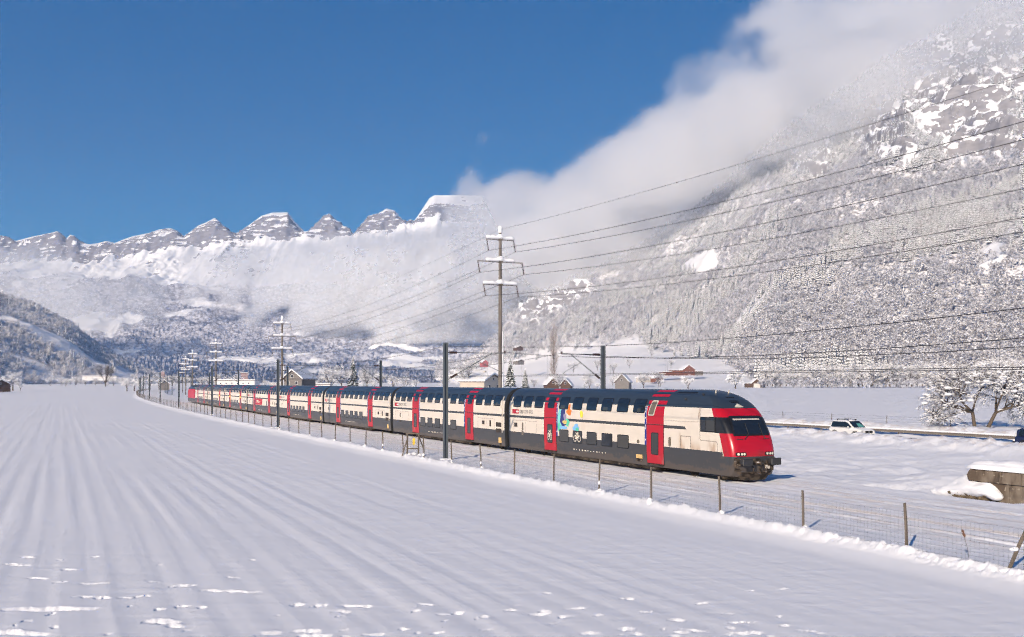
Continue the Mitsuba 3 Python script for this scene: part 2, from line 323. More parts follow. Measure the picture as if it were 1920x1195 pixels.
# -- the wooded hill on the left
def left_hill():
    u = np.concatenate([np.linspace(-1.25, -0.52, 60), np.linspace(-0.52, -0.31, 210)[1:]])
    t = np.linspace(0, 1, 130)
    Ut, Tt = np.meshgrid(u, t)
    px = 960 + FPX * Ut
    yf = interp(px, [-1400, -300, -60, 60, 200, 360], [700, 1050, 1550, 1750, 1950, 2150])
    yc = interp(px, [-1400, -300, 0, 360], [1400, 2000, 2500, 2700])
    sk = interp(px, [-1400, -600, -300, 0, 60, 130, 180, 250, 310, 350], [470, 400, 455, 556, 572, 608, 648, 690, 714, 719])
    Y = yf + (yc - yf) * Tt * 1.25
    X = Ut * Y
    zc = EYE + (YH - sk) * yc / FPX
    g = np.where(Tt < 0.8, (Tt / 0.8) ** 1.15, 1 - (Tt - 0.8) * 0.8)
    bump = np.sin(np.clip(Tt / 0.8, 0, 1) * np.pi)
    Z = 2 + (zc - 2) * g + bump * np.clip(zc / 200, 0.05, 1) * ((ridged(X, Y, 300, 71) - 0.55) * 55 + (fb(X, Y, 90, 72) - 0.5) * 22)
    wood = sstep(0.44, 0.54, fb(X, Y, 170, 73) + 0.26 * sstep(0.40, 0.75, Tt) - 0.05)
    rock = 0 * wood
    v = np.stack([X, Y, Z], -1).reshape(-1, 3)
    struct('wooded_hill', (v, grid_faces(len(t), len(u))), 'near_cover', 'low snowy hill with woods and meadows', smooth=True, uv=np.stack([wood * 0.8, rock], -1).reshape(-1, 2))
    return X, Y, Z, wood
HILL = left_hill()

# -- the great wooded slope on the right
MX = [820, 860, 950, 1100, 1200, 1340, 1450, 1700, 1920, 2300, 2800]
M_FOOT = [2700, 2300, 1500, 1000, 900, 850, 800, 760, 700, 650, 600]
M_PAST = [2900, 2600, 2000, 1700, 1600, 1300, 960, 860, 800, 750, 700]
M_PY = [712, 702, 690, 665, 650, 668, 700, 704, 702, 700, 700]
M_CREST = [3500, 3400, 3300, 3200, 3100, 3000, 2900, 2700, 2600, 2400, 2200]
M_SKYX = [820, 870, 900, 925, 945, 960, 1000, 1050, 1100, 1150, 1200, 1250, 1300, 1350, 1400, 1450, 1500, 1600, 1700, 1800, 1900, 2300, 2800]
M_SKYY = [716, 702, 690, 655, 612, 590, 562, 545, 522, 497, 468, 432, 395, 355, 315, 272, 235, 165, 95, 40, -10, -150, -250]
def slope_z(px, t):
    """Height profile: t 0 at the foot, .. 1 at the crest; returns (Y, z)."""
    yf, yp, yc = interp(px, MX, M_FOOT), interp(px, MX, M_PAST), interp(px, MX, M_CREST)
    sk, pp = interp(px, M_SKYX, M_SKYY), interp(px, MX, M_PY)
    Y = np.where(t < 0.2, yf + (yp - yf) * t / 0.2, np.where(t < 1, yp + (yc - yp) * (t - 0.2) / 0.8, yc + (t - 1) * 2500))
    zf = np.full_like(px, 1.2); zp = EYE + (YH - pp) * yp / FPX; zc = EYE + (YH - sk) * yc / FPX
    a = np.clip(t / 0.2, 0, 1); b = np.clip((t - 0.2) / 0.8, 0, 1)
    z = zf + (zp - zf) * a ** 1.3 + (zc - zp) * (0.78 * b + 0.22 * b * b) - np.clip(t - 1, 0, 9) * 500
    return Y, z
def slope():
    u = np.concatenate([np.linspace(-0.075, 0.53, 700), np.linspace(0.53, 0.95, 60)[1:]])
    t = np.concatenate([np.linspace(0, 0.2, 70), np.linspace(0.2, 1.0, 330)[1:], np.linspace(1.0, 1.25, 10)[1:]])
    Ut, Tt = np.meshgrid(u, t)
    px = 960 + FPX * Ut
    Y, Z = slope_z(px, Tt)
    X = Ut * Y
    py = YH - (Z - EYE) * FPX / Y
    b = np.clip((Tt - 0.2) / 0.8, 0, 1)
    hill = sstep(0.0, 0.15, b)
    Z = Z + hill * ((ridged(X, Y, 420, 81) - 0.6) * 110 * np.sin(np.clip(b, 0.0, 1) * np.pi) + (ridged(X, Y, 120, 82) - 0.6) * 34)
    Z = Z + (1 - hill) * (fb(X, Y, 120, 84) - 0.5) * 9 * sstep(0, 0.1, Tt)
    # crags: on the spur at the left end and high on the right
    def ell(cx, cy, rx, ry): return np.clip(1.25 - np.hypot((px - cx) / rx, (py - cy) / ry), 0, 1)
    spur = np.clip(1.3 - np.hypot((px - 1010) / 115, (py - 582 + (px - 1010) * 0.12) / 34), 0, 1)
    upper = np.maximum.reduce([ell(1500, 290, 60, 40), ell(1650, 250, 60, 45), ell(1670, 315, 55, 40), ell(1790, 200, 110, 70), ell(1880, 260, 60, 75), ell(1800, 290, 70, 45), ell(1900, 130, 90, 60), ell(1730, 110, 60, 50)])
    rock = sstep(0.05, 0.5, np.maximum(spur, upper))
    step = 36 + 0 * Z
    ph = Z / step + 1.3 * fb(X, Y, 120, 85, 3) + px * 0.004
    fr = ph - np.floor(ph)
    Z = Z + rock * step * (sstep(0.35, 0.65, fr) - fr) * 0.95 + rock * (ridged(X, Y, 38, 86, 3) - 0.5) * 18
    patches = np.maximum.reduce([ell(1320, 518, 68, 15), ell(1378, 507, 24, 12), ell(1862, 520, 26, 20), ell(1846, 548, 16, 14), ell(1800, 275, 110, 40), ell(1690, 330, 40, 22), ell(1450, 390, 22, 8), ell(1128, 525, 14, 10)])
    wild = fb(X, Y, 60, 83)
    wood = sstep(0.16, 0.24, Tt + (wild - 0.5) * 0.07 - 0.055 * sstep(1230, 1180, px) + 0.10 * sstep(1340, 1420, px))
    wood = wood * sstep(0.36, 0.16, patches + (wild - 0.5) * 0.9) * np.maximum(sstep(0.95, 0.5, rock + 0.6 * upper), 0.30 * sstep(0.5, 0.6, fb(X, Y, 90, 87)))
    v = np.stack([X, Y, Z], -1).reshape(-1, 3)
    struct('mountain_slope', (v, grid_faces(len(t), len(u))), 'near_cover', 'steep snowy mountainside with woods, crags and pasture', smooth=True, uv=np.stack([wood * 0.75, rock], -1).reshape(-1, 2))
    return X, Y, Z, wood, rock, Tt
SLOPE = slope()
# -- the opposite side of the valley, behind the camera (what the train's windows mirror)
def back_hills():
    a = np.linspace(math.radians(64), math.radians(297), 120); r = np.linspace(0, 1, 14)
    A, Tt = np.meshgrid(a, r)
    R = 1500 + 2600 * Tt
    X, Y = R * np.sin(A), R * np.cos(A)
    Z = 1 + (380 + 240 * (fb(X, Y, 900, 91) - 0.5)) * sstep(0, 0.8, Tt) + (ridged(X, Y, 260, 92) - 0.5) * 60 * Tt
    w = sstep(0.3, 0.5, fb(X, Y, 300, 93))
    struct('hill', (np.stack([X, Y, Z], -1).reshape(-1, 3), grid_faces(14, 120)[:, ::-1]), 'near_cover', 'wooded hills on the near side of the valley', smooth=True, uv=np.stack([w, 0 * w], -1).reshape(-1, 2))
back_hills()
# ------------------------------------------------------------------ air: haze over the valley and the cloud banks
HZ = dict(x=(-9000, 7000), y=(-5000, 9500), z=(-8.0, 1420.0))
_c = [(a + b) / 2 for a, b in HZ.values()]; _h = [(b - a) / 2 for a, b in HZ.values()]
scene['haze'] = {'type': 'cube', 'bsdf': {'type': 'null'}, 'interior': {'type': 'ref', 'id': 'haze_medium'}, 'to_world': T().translate(_c).scale(_h)}
labels['haze'] = {'label': 'thin bluish winter haze filling the valley', 'kind': 'stuff'}
USED.update(('haze', 'haze_medium'))
BANKS = []
def bank(blobs, strength, seed, erode=1.0, scale=230.0, edge=0.2, ceiling=9e9):
    """Billows (px, py, depth, radius across, up, along the view, density) whose union is roughened by noise."""
    C = np.array([at(b[0], b[1], b[2]) for b in blobs]); Rr = np.array([b[3:6] for b in blobs], float)
    BANKS.append((C, Rr, [b[6] if len(b) > 6 else 1.0 for b in blobs], strength, seed, erode, scale, edge, ceiling))
# hanging on the mountainside on the right
bank([(985, 475, 3300, 170, 90, 230), (1035, 440, 3300, 200, 115, 270), (1105, 410, 3250, 210, 120, 300), (1185, 375, 3200, 215, 122, 300), (1275, 332, 3150, 225, 126, 300),
    (1362, 272, 3050, 240, 130, 300), (1452, 215, 2950, 250, 130, 300), (1562, 165, 2850, 270, 130, 280), (1660, 118, 2750, 280, 130, 260, .9), (1780, 75, 2650, 290, 120, 240, .8), (1900, 30, 2550, 310, 120, 220, .8), (2040, -10, 2450, 310, 120, 220),
    (1310, 170, 3100, 130, 50, 160, .5), (1400, 120, 3000, 150, 50, 160, .5), (1620, 25, 2850, 240, 45, 180, .5),
    (905, 425, 3500, 130, 75, 230), (935, 400, 3400, 150, 90, 230), (945, 475, 3350, 190, 120, 240),
    (960, 525, 3200, 190, 115, 220), (1030, 492, 3000, 220, 125, 220), (1110, 455, 2900, 220, 125, 210), (1190, 415, 2800, 220, 120, 200), (1265, 365, 2700, 210, 115, 200), (1335, 318, 2580, 210, 112, 200), (1415, 265, 2450, 210, 110, 190), (1500, 222, 2330, 210, 100, 190),
    (1585, 185, 2200, 210, 98, 190), (1670, 158, 2120, 200, 85, 180, .8), (1760, 110, 2050, 190, 75, 170, .35), (1850, 95, 2000, 180, 75, 170, .35), (1940, 60, 1950, 200, 90, 170, .6), (1690, 10, 2700, 300, 100, 200, .9), (1800, -20, 2600, 300, 100, 200, .9)], 1.0, 11, 1.0, 200.0, .15)
# drifting before the distant range
bank([(380, 512, 5300, 300, 36, 300), (470, 505, 5300, 330, 45, 300), (570, 512, 5200, 360, 90, 520), (660, 506, 5000, 360, 115, 540), (760, 500, 4900, 370, 125, 560), (850, 492, 4700, 350, 150, 540), (930, 505, 4500, 300, 175, 480), (640, 545, 4900, 240, 50, 300), (850, 545, 4600, 280, 60, 350), (960, 475, 4500, 260, 180, 480), (1010, 520, 4300, 260, 150, 360)], 1.5, 12, .8, 200.0, .18, 690.0)
# grey strip low over the left hill
bank([(-80, 545, 4100, 420, 80, 300), (50, 540, 4100, 360, 72, 300), (120, 566, 4050, 260, 62, 270), (215, 545, 4100, 240, 40, 260)], 0.9, 13, .7, 260.0, .25, 540.0)
def clouds():
    sigma, res = 0.014, 25.0
    lo = np.min([(b[0] - b[1] * 1.3).min(0) for b in BANKS], 0); hi = np.max([(b[0] + b[1] * 1.3).max(0) for b in BANKS], 0)
    hi[0], lo[2] = min(hi[0], 2100.0), max(lo[2], 170.0)
    n = np.ceil((hi - lo) / res).astype(int) + 1
    xs, ys, zs = (np.linspace(lo[k], hi[k], n[k]) for k in range(3))
    D = np.zeros(n[::-1])
    for C, Rr, wt, strength, seed, erode, scale, edge, ceiling in BANKS:
        i0 = [max(0, int(np.searchsorted(a, v) - 1)) for a, v in zip((xs, ys, zs), (C - Rr * 1.4).min(0))]; i1 = [int(np.searchsorted(a, v) + 1) for a, v in zip((xs, ys, zs), (C + Rr * 1.4).max(0))]
        sl = tuple(slice(i0[k], i1[k]) for k in (2, 1, 0))
        Z, Y, X = np.meshgrid(zs[sl[0]], ys[sl[1]], xs[sl[2]], indexing='ij')
        m, wgt = np.full(X.shape, -9.0), np.zeros(X.shape)
        for c, r, w in zip(C, Rr, wt):
            e = 1 - np.sqrt(((X - c[0]) / r[0]) ** 2 + ((Y - c[1]) / r[1]) ** 2 + ((Z - c[2]) / r[2]) ** 2)
            wgt = np.where(e > m, w, wgt); m = np.maximum(m, e)
        keep = m > -0.36
        nz = np.zeros(X.shape)
        q = np.stack([X * .62 + Y * .48 + Z * .62, -X * .66 + Y * .74 + Z * .1, -X * .42 - Y * .47 + Z * .98], -1)[keep] / scale      # turned and warped, so that no lattice shows
        warp = np.stack([meshkit.fbm(q * 0.9 + 31 * k, 2, seed + 5 + k) - 0.5 for k in range(3)], -1)
        nz[keep] = meshkit.fbm(q + 1.1 * warp, 5, seed)
        d = sstep(0.0, edge, m + (nz - 0.58) * 2.3 * erode) * wgt * sstep(-0.34, -0.18, m) * strength
        if ceiling < 5e3: d = d * sstep(ceiling + 45, ceiling - 45, Z + (nz - 0.5) * 150)
        D[sl] = np.maximum(D[sl], d)
    D[0], D[-1], D[:, 0], D[:, -1], D[:, :, 0], D[:, :, -1] = 0, 0, 0, 0, 0, 0
    med = {'type': 'heterogeneous', 'albedo': {'type': 'rgb', 'value': [0.992, 0.993, 0.995]}, 'scale': sigma, 'phase': {'type': 'hg', 'g': 0.25},
           'sigma_t': {'type': 'gridvolume', 'grid': mi.VolumeGrid((D + haze_density / sigma)[..., None].astype(np.float32)), 'to_world': T().translate(lo.tolist()).scale((hi - lo).tolist()), 'filter_type': 'trilinear'}}
    scene['clouds'] = {'type': 'cube', 'bsdf': {'type': 'null'}, 'interior': med, 'exterior': {'type': 'ref', 'id': 'haze_medium'}, 'to_world': T().translate(((lo + hi) / 2).tolist()).scale(((hi - lo) / 2).tolist())}
    tag('clouds', 'white cloud banks hanging on the mountainside and drifting across the valley head', None, None, 'stuff'); USED.add('clouds')
clouds()
# ------------------------------------------------------------------ trees: the wood on the slopes (instances), then single trees
diffuse('tree_snow', (0.82, 0.825, 0.84))
def frosted(p, n, uv):
    return mix((0.23, 0.22, 0.235), (0.78, 0.78, 0.81), smoothstep(0.40, 0.66, noise(p.x * 0.7, p.y * 0.7, p.z * 0.7)))
diffuse('twigs', proc(frosted))
diffuse('needles', (0.15, 0.16, 0.17))
diffuse('bark', (0.13, 0.105, 0.085))
def tris(P):
    P = np.asarray(P, float).reshape(-1, 3)
    return trimesh.Trimesh(P, np.arange(len(P)).reshape(-1, 3), process=False)
def sprays(rng, c, size, n, flat, outward):
    """n small ragged quads round the points c: flat 0 = any way, 1 = lying."""
    k = rng.integers(0, len(c), n)
    p = c[k] + rng.normal(0, size * 0.5, (n, 3))
    d = rng.normal(0, 1, (n, 3)) + outward[k] * 1.2; d[:, 2] *= (1 - 0.6 * flat)
    d /= np.linalg.norm(d, axis=1, keepdims=True)
    e = np.cross(d, rng.normal(0, 1, (n, 3)) * [1, 1, 1 - flat] + [0, 0, flat * 2.5]); e /= np.linalg.norm(e, axis=1, keepdims=True) + 1e-9
    L = size * rng.uniform(0.6, 1.3, (n, 1)); W = L * rng.uniform(0.3, 0.6, (n, 1))
    q = np.stack([p - d * L - e * W * .4, p + e * W, p + d * L], 1)
    q2 = np.stack([p - d * L * .8, p + d * L * .9 + e * W * .3, p - e * W], 1)
    return np.concatenate([q, q2])
def wood_tree(seed, h, w, n_t, n_s, shape='round'):
    rng = np.random.default_rng(seed)
    m = 26
    if shape == 'round':
        d = rng.normal(0, 1, (m, 3)); d /= np.linalg.norm(d, axis=1, keepdims=True)
        c = d * rng.uniform(0.45, 1, (m, 1)) ** 0.5 * [w / 2, w / 2, h * 0.33] + [0, 0, h * 0.62]
    else:
        d = rng.normal(0, 1, (m, 3)); d[:, 2] = np.abs(d[:, 2]); d /= np.linalg.norm(d, axis=1, keepdims=True)
        c = d * rng.uniform(0.4, 1, (m, 1)) * [w / 2, w / 2, h * 0.45] + [0, 0, h * 0.5]
    tw = sprays(rng, c, w * 0.135, n_t, 0.0, d)
    sn = sprays(rng, c + [0, 0, w * 0.03], w * 0.16, n_s, 0.7, d)
    tr = [tube([[0, 0, -2], [0.05 * w, 0, h * 0.4], [0, 0.03 * w, h * 0.8]], np.array([0.022, 0.015, 0.005]) * h, 3, False)]
    for i in range(4):
        a = i * 1.6 + rng.random(); tr.append(tube([[0, 0, h * 0.3], [math.cos(a) * w * .2, math.sin(a) * w * .2, h * .55], [math.cos(a) * w * .36, math.sin(a) * w * .36, h * .8]], np.array([.012, .008, .003]) * h, 3, False))
    return cat(tris(tw), *tr), tris(sn)
def wood_fir(seed, h, w, layers=7, k=8):
    rng = np.random.default_rng(seed)
    dk, sn = [], []
    for i in range(layers):
        f = i / layers
        z0 = h * (0.08 + 0.9 * f); r = w / 2 * (1 - f) ** 0.85 + 0.02 * w
        a0 = rng.random() * 6
        for j in range(k):
            a = a0 + j * 2 * np.pi / k + rng.normal(0, .1); da = np.pi / k * 1.0
            rr = r * rng.uniform(0.7, 1.15); zt = z0 + h * 0.16; zb = z0 - rr * 0.30
            tip = [math.cos(a) * rr, math.sin(a) * rr, zb]
            l = [math.cos(a - da) * rr * .55, math.sin(a - da) * rr * .55, zb + h * .035]; g = [math.cos(a + da) * rr * .55, math.sin(a + da) * rr * .55, zb + h * .035]
            top = [math.cos(a) * rr * .08, math.sin(a) * rr * .08, zt]
            dk += [top, l, tip, top, tip, g]
            if rng.random() < 0.85:
                o = np.array([0, 0, 0.02 * h]); q = rng.uniform(.75, .95)
                T_ = np.array(top); mid = lambda p: T_ + (np.array(p) - T_) * q
                sn += [T_ + o, mid(l) + o, mid(tip) + o, T_ + o, mid(tip) + o, mid(g) + o]
    return tris(dk), tris(sn)
WOOD = [wood_tree(1, 15, 9, 44, 40), wood_tree(2, 13, 9.5, 46, 22), wood_tree(3, 17, 8.5, 48, 34, 'vase'), wood_tree(4, 12, 8, 34, 52), wood_fir(5, 20, 7), wood_fir(6, 16, 6)]
for i, (a, b) in enumerate(WOOD):
    scene[f'wood_kind_{i}'] = {'type': 'shapegroup', 'twigs': ply(a, 'needles' if i > 3 else 'twigs'), 'snow': ply(b, 'tree_snow')}
def plant_wood(name, label, pts, kinds, seed):
    rng = np.random.default_rng(seed)
    for i, p in enumerate(pts):
        s = rng.uniform(0.6, 1.12); a = rng.random() * 2 * np.pi; sx = s * rng.uniform(.85, 1.2)
        c, n = math.cos(a), math.sin(a)
        m = [[sx * c, -sx * n, 0, p[0]], [sx * n, sx * c, 0, p[1]], [0, 0, s, p[2]], [0, 0, 0, 1]]
        scene[f'{name}__{i + 1:03d}'] = {'type': 'instance', 'group': {'type': 'ref', 'id': f'wood_kind_{kinds[i]}'}, 'to_world': T(m)}
    tag(name, label, 'wood', None, 'stuff')
def spread(gX, gY, gZ, cover, spacing, rng, ymax=1e9, grow=0.0):
    """Tree places on a grid surface, about one per spacing^2 of wooded ground (wider apart far away)."""
    out = []
    x = [gX[:-1, :-1], gX[:-1, 1:], gX[1:, :-1], gX[1:, 1:]]; y = [gY[:-1, :-1], gY[:-1, 1:], gY[1:, :-1], gY[1:, 1:]]; z = [gZ[:-1, :-1], gZ[:-1, 1:], gZ[1:, :-1], gZ[1:, 1:]]
    area = np.abs((x[1] - x[0]) * (y[2] - y[0]) - (x[2] - x[0]) * (y[1] - y[0]))
    dist = y[0]
    lam = area * cover[:-1, :-1] / (spacing * (1 + grow * np.clip(dist - 900, 0, 9e9) / 1000)) ** 2 * (dist < ymax)
    n = rng.poisson(lam)
    for k in range(1, n.max() + 1):
        i = np.nonzero(n >= k)
        a, b = rng.random(len(i[0])), rng.random(len(i[0]))
        w = [(1 - a) * (1 - b), a * (1 - b), (1 - a) * b, a * b]
        out.append(np.stack([sum(w_ * g[i] for w_, g in zip(w, G)) for G in (x, y, z)], -1))
    return np.vstack(out)
def woods():
    rng = np.random.default_rng(21)
    X, Y, Z, wood, rock, Tt = SLOPE
    view = (X / Y < 0.535)
    P = spread(X, Y, Z, wood * view * (Tt < 1.04), 6.2, rng, grow=0.30)
    fir = fb(P[:, 0], P[:, 1], 130, 99, 3) + 0.22 * sstep(150, 600, P[:, 2])
    k = np.where(rng.random(len(P)) < sstep(0.52, 0.66, fir), rng.integers(4, 6, len(P)), rng.integers(0, 4, len(P)))
    print('wood on slope', len(P))
    plant_wood('frosted_wood', 'frosted grey wood covering the steep mountainside', P, k, 3)
    X, Y, Z, wood = HILL
    P = spread(X, Y, Z, wood * (X / Y > -0.53), 9.5, rng)
    k = np.where(rng.random(len(P)) < 0.14, rng.integers(4, 6, len(P)), rng.integers(0, 4, len(P)))
    print('wood on hill', len(P))
    plant_wood('hill_wood', 'snowy dark wood on the low left hill', P, k, 4)
woods()
# ------------------------------------------------------------------ prototypes: build once in local coordinates, place copies
class Proto:
    def __init__(self): self.parts, self.used = [], set()
    def add(self, name, mesh, bsdf, parent=None, smooth=False, label=None, **more):
        base = name if parent is None else parent + '__' + name
        k, i = base, 0
        while k in self.used:
            i += 1; k = f'{base}_{i:03d}'
        self.used.add(k)
        self.parts.append((k, ply(mesh, bsdf, smooth, **more), label))
        return k
    def place(self, name, M, label, category, group=None, skip=()):
        k = thing(name, label, category, group)
        for p, d, lb in self.parts:
            if any(p.startswith(x) for x in skip): continue
            scene[k + '__' + p] = {**d, 'to_world': M}
            if lb: labels[k + '__' + p] = {'label': lb}
        return k
def frame(o, d, z=0.0, s=1.0):
    """Matrix with local x along d (plan direction), y to its left, z up."""
    d = np.asarray(d[:2], float) / np.linalg.norm(d[:2])
    return T([[d[0] * s, -d[1] * s, 0, o[0]], [d[1] * s, d[0] * s, 0, o[1]], [0, 0, s, z], [0, 0, 0, 1]])

# ------------------------------------------------------------------ the train
CREAM, RED, GREY, ROOF = (0.66, 0.595, 0.505), (0.42, 0.007, 0.020), (0.046, 0.048, 0.052), (0.030, 0.042, 0.058)
PROF = np.array([(1.33, 0.30), (1.36, 0.8), (1.385, 1.2), (1.385, 2.0), (1.385, 3.0), (1.368, 3.3), (1.30, 3.66), (1.15, 4.02), (0.95, 4.27), (0.60, 4.50), (0.30, 4.58), (0, 4.60)])
_a = np.concatenate([[0], np.cumsum(np.hypot(*np.diff(PROF, axis=0).T))])
_pp = PchipInterpolator(_a, PROF)
PERIM = _pp(np.concatenate([np.linspace(0, _a[4], 9), np.linspace(_a[4], _a[-1], 26)[1:]]))
_hz = _pp(np.linspace(0, _a[-1], 800))
def half(z): return np.interp(z, _hz[:, 1], _hz[:, 0])
def side(s, z, off=0.0):
    h = half(z); dz = 1e-3
    sl = -(half(z + dz) - half(z - dz)) / (2 * dz); n = np.sqrt(1 + sl * sl)
    return np.stack([s, -(h + off / n), z + off * sl / n], -1)
def pieces(poly, z0=2.95, step=0.09):
    x0, y0, x1, y1 = poly.bounds
    if y1 <= z0 and y0 >= 1.2: return [poly]
    lv = [y0 - 1, *[k for k in (.5, .7, .9, 1.1, 1.3) if y0 < k < y1], *np.arange(z0, min(y1, 4.2), step), *np.arange(4.2, y1, 0.035), y1 + 1]
    out = []
    for a, b in zip(lv[:-1], lv[1:]):
        g = poly.intersection(sg.box(x0 - 1, a, x1 + 1, b))
        out += [p for p in getattr(g, 'geoms', [g]) if p.geom_type == 'Polygon' and p.area > 1e-6]
    return out
def patch(poly, off, th, fn=side):
    ms = []
    for g in (p for q in (poly.geoms if hasattr(poly, 'geoms') else [poly]) for p in pieces(q)):
        m = trimesh.creation.extrude_polygon(g, th, engine='earcut')
        v = m.vertices
        m.vertices = fn(v[:, 0], v[:, 1], off + v[:, 2])
        if fn is side: m.invert()
        ms.append(m)
    return cat(*ms)
def rr(s0, s1, z0, z1, r=0.1):
    return sg.box(s0 + r, z0 + r, s1 - r, z1 - r).buffer(r, quad_segs=4)
def line(pts, w): return sg.LineString(pts).buffer(w / 2, cap_style=2)
def flat_mesh(m2, fn=side, off=0.0):
    m2 = m2.copy(); v = m2.vertices; m2.vertices = fn(v[:, 0], v[:, 1], off + v[:, 2])
    if fn is side: m2.invert()
    return m2
def lettering(text, s0, s1, z0, z1, off=0.006):
    m = meshkit.text_mesh(text, 1.0, 0.004)
    b = m.bounds
    m.vertices = (m.vertices - [b[0][0], b[0][1], 0]) * [(s1 - s0) / (b[1][0] - b[0][0]), (z1 - z0) / (b[1][1] - b[0][1]), 1] + [s0, z0, 0]
    return flat_mesh(m, side, off)

def soil(c, s, z):
    """Road dirt thrown up from the track: streaks and specks, thick along the sill."""
    d = fbm(s * 0.7, z * 5.0, 0, 3); e = noise(s * 9.0, z * 9.0, 3.0)
    k = smoothstep(0.55, 0.78, d * 0.7 + e * 0.3 + smoothstep(0.80, 0.30, z + 0.25 * (noise(s * 2.3, 0, 9.0) - 0.5)) * 0.62)
    return mix(c, (0.085, 0.068, 0.056), k * 0.75)
def coach_paint(p, n, uv):
    s, z = uv.x, uv.y
    c = mi.Color3f(*CREAM)
    grime = smoothstep(0.5, 0.8, fbm(s * 1.6, z * 0.45, 1.0, 3))
    c = mix(c, (0.60, 0.52, 0.43), grime * 0.35)
    c = dr.select((z > 2.485) & (z < 2.65), mi.Color3f(*GREY), c)
    c = dr.select(z < 1.47, soil(mi.Color3f(*GREY), s, z), c)
    c = dr.select(z > 3.66, mi.Color3f(*ROOF), c)
    return dr.select((s < 0.45) | (s > 26.34), mi.Color3f(0.035, 0.036, 0.038), c)
def nose_paint(p, n, uv):
    s, z = uv.x, uv.y
    c = mi.Color3f(*CREAM)
    st = fbm(s * 2.2, z * 0.7, 5.0, 4)
    k = smoothstep(0.42, 0.70, st) * smoothstep(21.6, 22.2, s) * smoothstep(2.3, 1.5, z + (noise(s * 3.0, 0, 0) - 0.5))
    c = mix(c, (0.40, 0.27, 0.17), k * 0.75)
    c = mix(c, (0.58, 0.50, 0.41), smoothstep(0.5, 0.8, fbm(s * 1.6, z * 0.45, 1.0, 3)) * 0.3)
    rust = smoothstep(0.09, 0.0, dr.abs(s - 23.72 + 0.05 * noise(z * 6, 0, 0))) * smoothstep(2.95, 3.15, z) * smoothstep(0.25, 0.6, fbm(s * 8, z * 3, 2, 2))
    c = mix(c, (0.25, 0.14, 0.08), rust * 0.9)
    c = dr.select((z > 2.485) & (z < 2.65) & (s < 22.6 - (z - 2.485) * 1.0), mi.Color3f(*GREY), c)
    sb = dr.select(z > 2.49, 25.43 - (z - 2.49) * 0.607, 25.43 + (2.49 - z) * 0.345)
    red = mix(mi.Color3f(*RED), (0.22, 0.03, 0.03), smoothstep(0.52, 0.75, fbm(p.x * 2.5, p.y * 2.5, p.z * 5.0, 3)) * smoothstep(1.75, 1.35, z + 0.3 * (noise(p.x * 4, p.y * 4, 0) - 0.5)) * 0.8)
    c = dr.select(s > sb, red, c)
    c = dr.select((s > sb - 0.42) & (z > 2.42) & (z < 3.22), mi.Color3f(0.012, 0.013, 0.016), c)
    c = dr.select(z < dr.select(s > 25.75, mi.Float(1.28), mi.Float(1.47)), soil(mi.Color3f(*GREY), s, z), c)
    c = dr.select(z > 3.66, mi.Color3f(*ROOF), c)
    return dr.select(s < 0.45, mi.Color3f(0.035, 0.036, 0.038), c)
mat('coach_paint', proc(coach_paint), 0.32, 0.5)
mat('nose_paint', proc(nose_paint), 0.30, 0.5)
def red_soil(p, n, uv):
    k = smoothstep(0.5, 0.75, fbm(p.x * 3, p.y * 3, p.z * 1.2, 3)) * smoothstep(1.6, 0.6, p.z + (noise(p.x * 5, p.y * 5, p.z * 2) - .5))
    return mix(RED, (0.36, 0.10, 0.09), k)
mat('red_paint', proc(red_soil), 0.35)
mat('red_plain', RED, 0.35)
mat('dark_glass', (0.012, 0.016, 0.022), 0.06, 0.8)
mat('low_glass', (0.035, 0.037, 0.037), 0.10, 0.6)
mat('low_glass_pale', (0.05, 0.05, 0.047), 0.12, 0.6); mat('dark_glass_blind', (0.05, 0.055, 0.05), 0.12, 0.6)
mat('window_rubber', (0.012, 0.012, 0.013), 0.5)
mat('black_rubber_and_shade', (0.008, 0.008, 0.009), 0.7)
def run_dirt(p, n, uv):
    a = fbm(p.x * 4, p.y * 4, p.z * 6, 3); b = noise(p.x * 11, p.y * 11, p.z * 14)
    c = mix((0.018, 0.015, 0.013), (0.10, 0.075, 0.055), smoothstep(0.35, 0.7, a))
    return mix(c, (0.62, 0.61, 0.62), smoothstep(0.72, 0.86, a * 0.55 + b * 0.5) * 0.7)
mat('running_gear', proc(run_dirt), 0.8, 0.2)
mat('dark_steel', (0.03, 0.03, 0.032), 0.5)
mat('white_print', (0.80, 0.78, 0.75), 0.4); mat('cream_print', (0.78, 0.70, 0.58), 0.5); mat('dark_print', (0.05, 0.05, 0.055), 0.4); mat('blue_print', (0.016, 0.03, 0.22), 0.4)
mat('vent_grille', (0.045, 0.035, 0.028), 0.6); mat('yellow_box', (0.62, 0.42, 0.17), 0.6); mat('line_gap', (0.16, 0.13, 0.11), 0.7); mat('yellow_paint', (0.75, 0.50, 0.04), 0.4)
mat('lamp_glass', (0.75, 0.70, 0.55), 0.15, 0.7); mat('bronze_glass', (0.15, 0.125, 0.09), 0.25, 0.6); mat('alu', (0.55, 0.5, 0.42), 0.4)
for nm, c in (('teal_print', (0.20, 0.62, 0.58)), ('navy_print', (0.03, 0.04, 0.17)), ('green_print', (0.10, 0.55, 0.35)), ('orange_print', (0.85, 0.20, 0.03)), ('lemon_print', (0.80, 0.66, 0.06)), ('sky_print', (0.20, 0.45, 0.75)), ('ochre_print', (0.62, 0.48, 0.16)), ('mauve_print', (0.28, 0.25, 0.38))):
    mat(nm, c, 0.45)

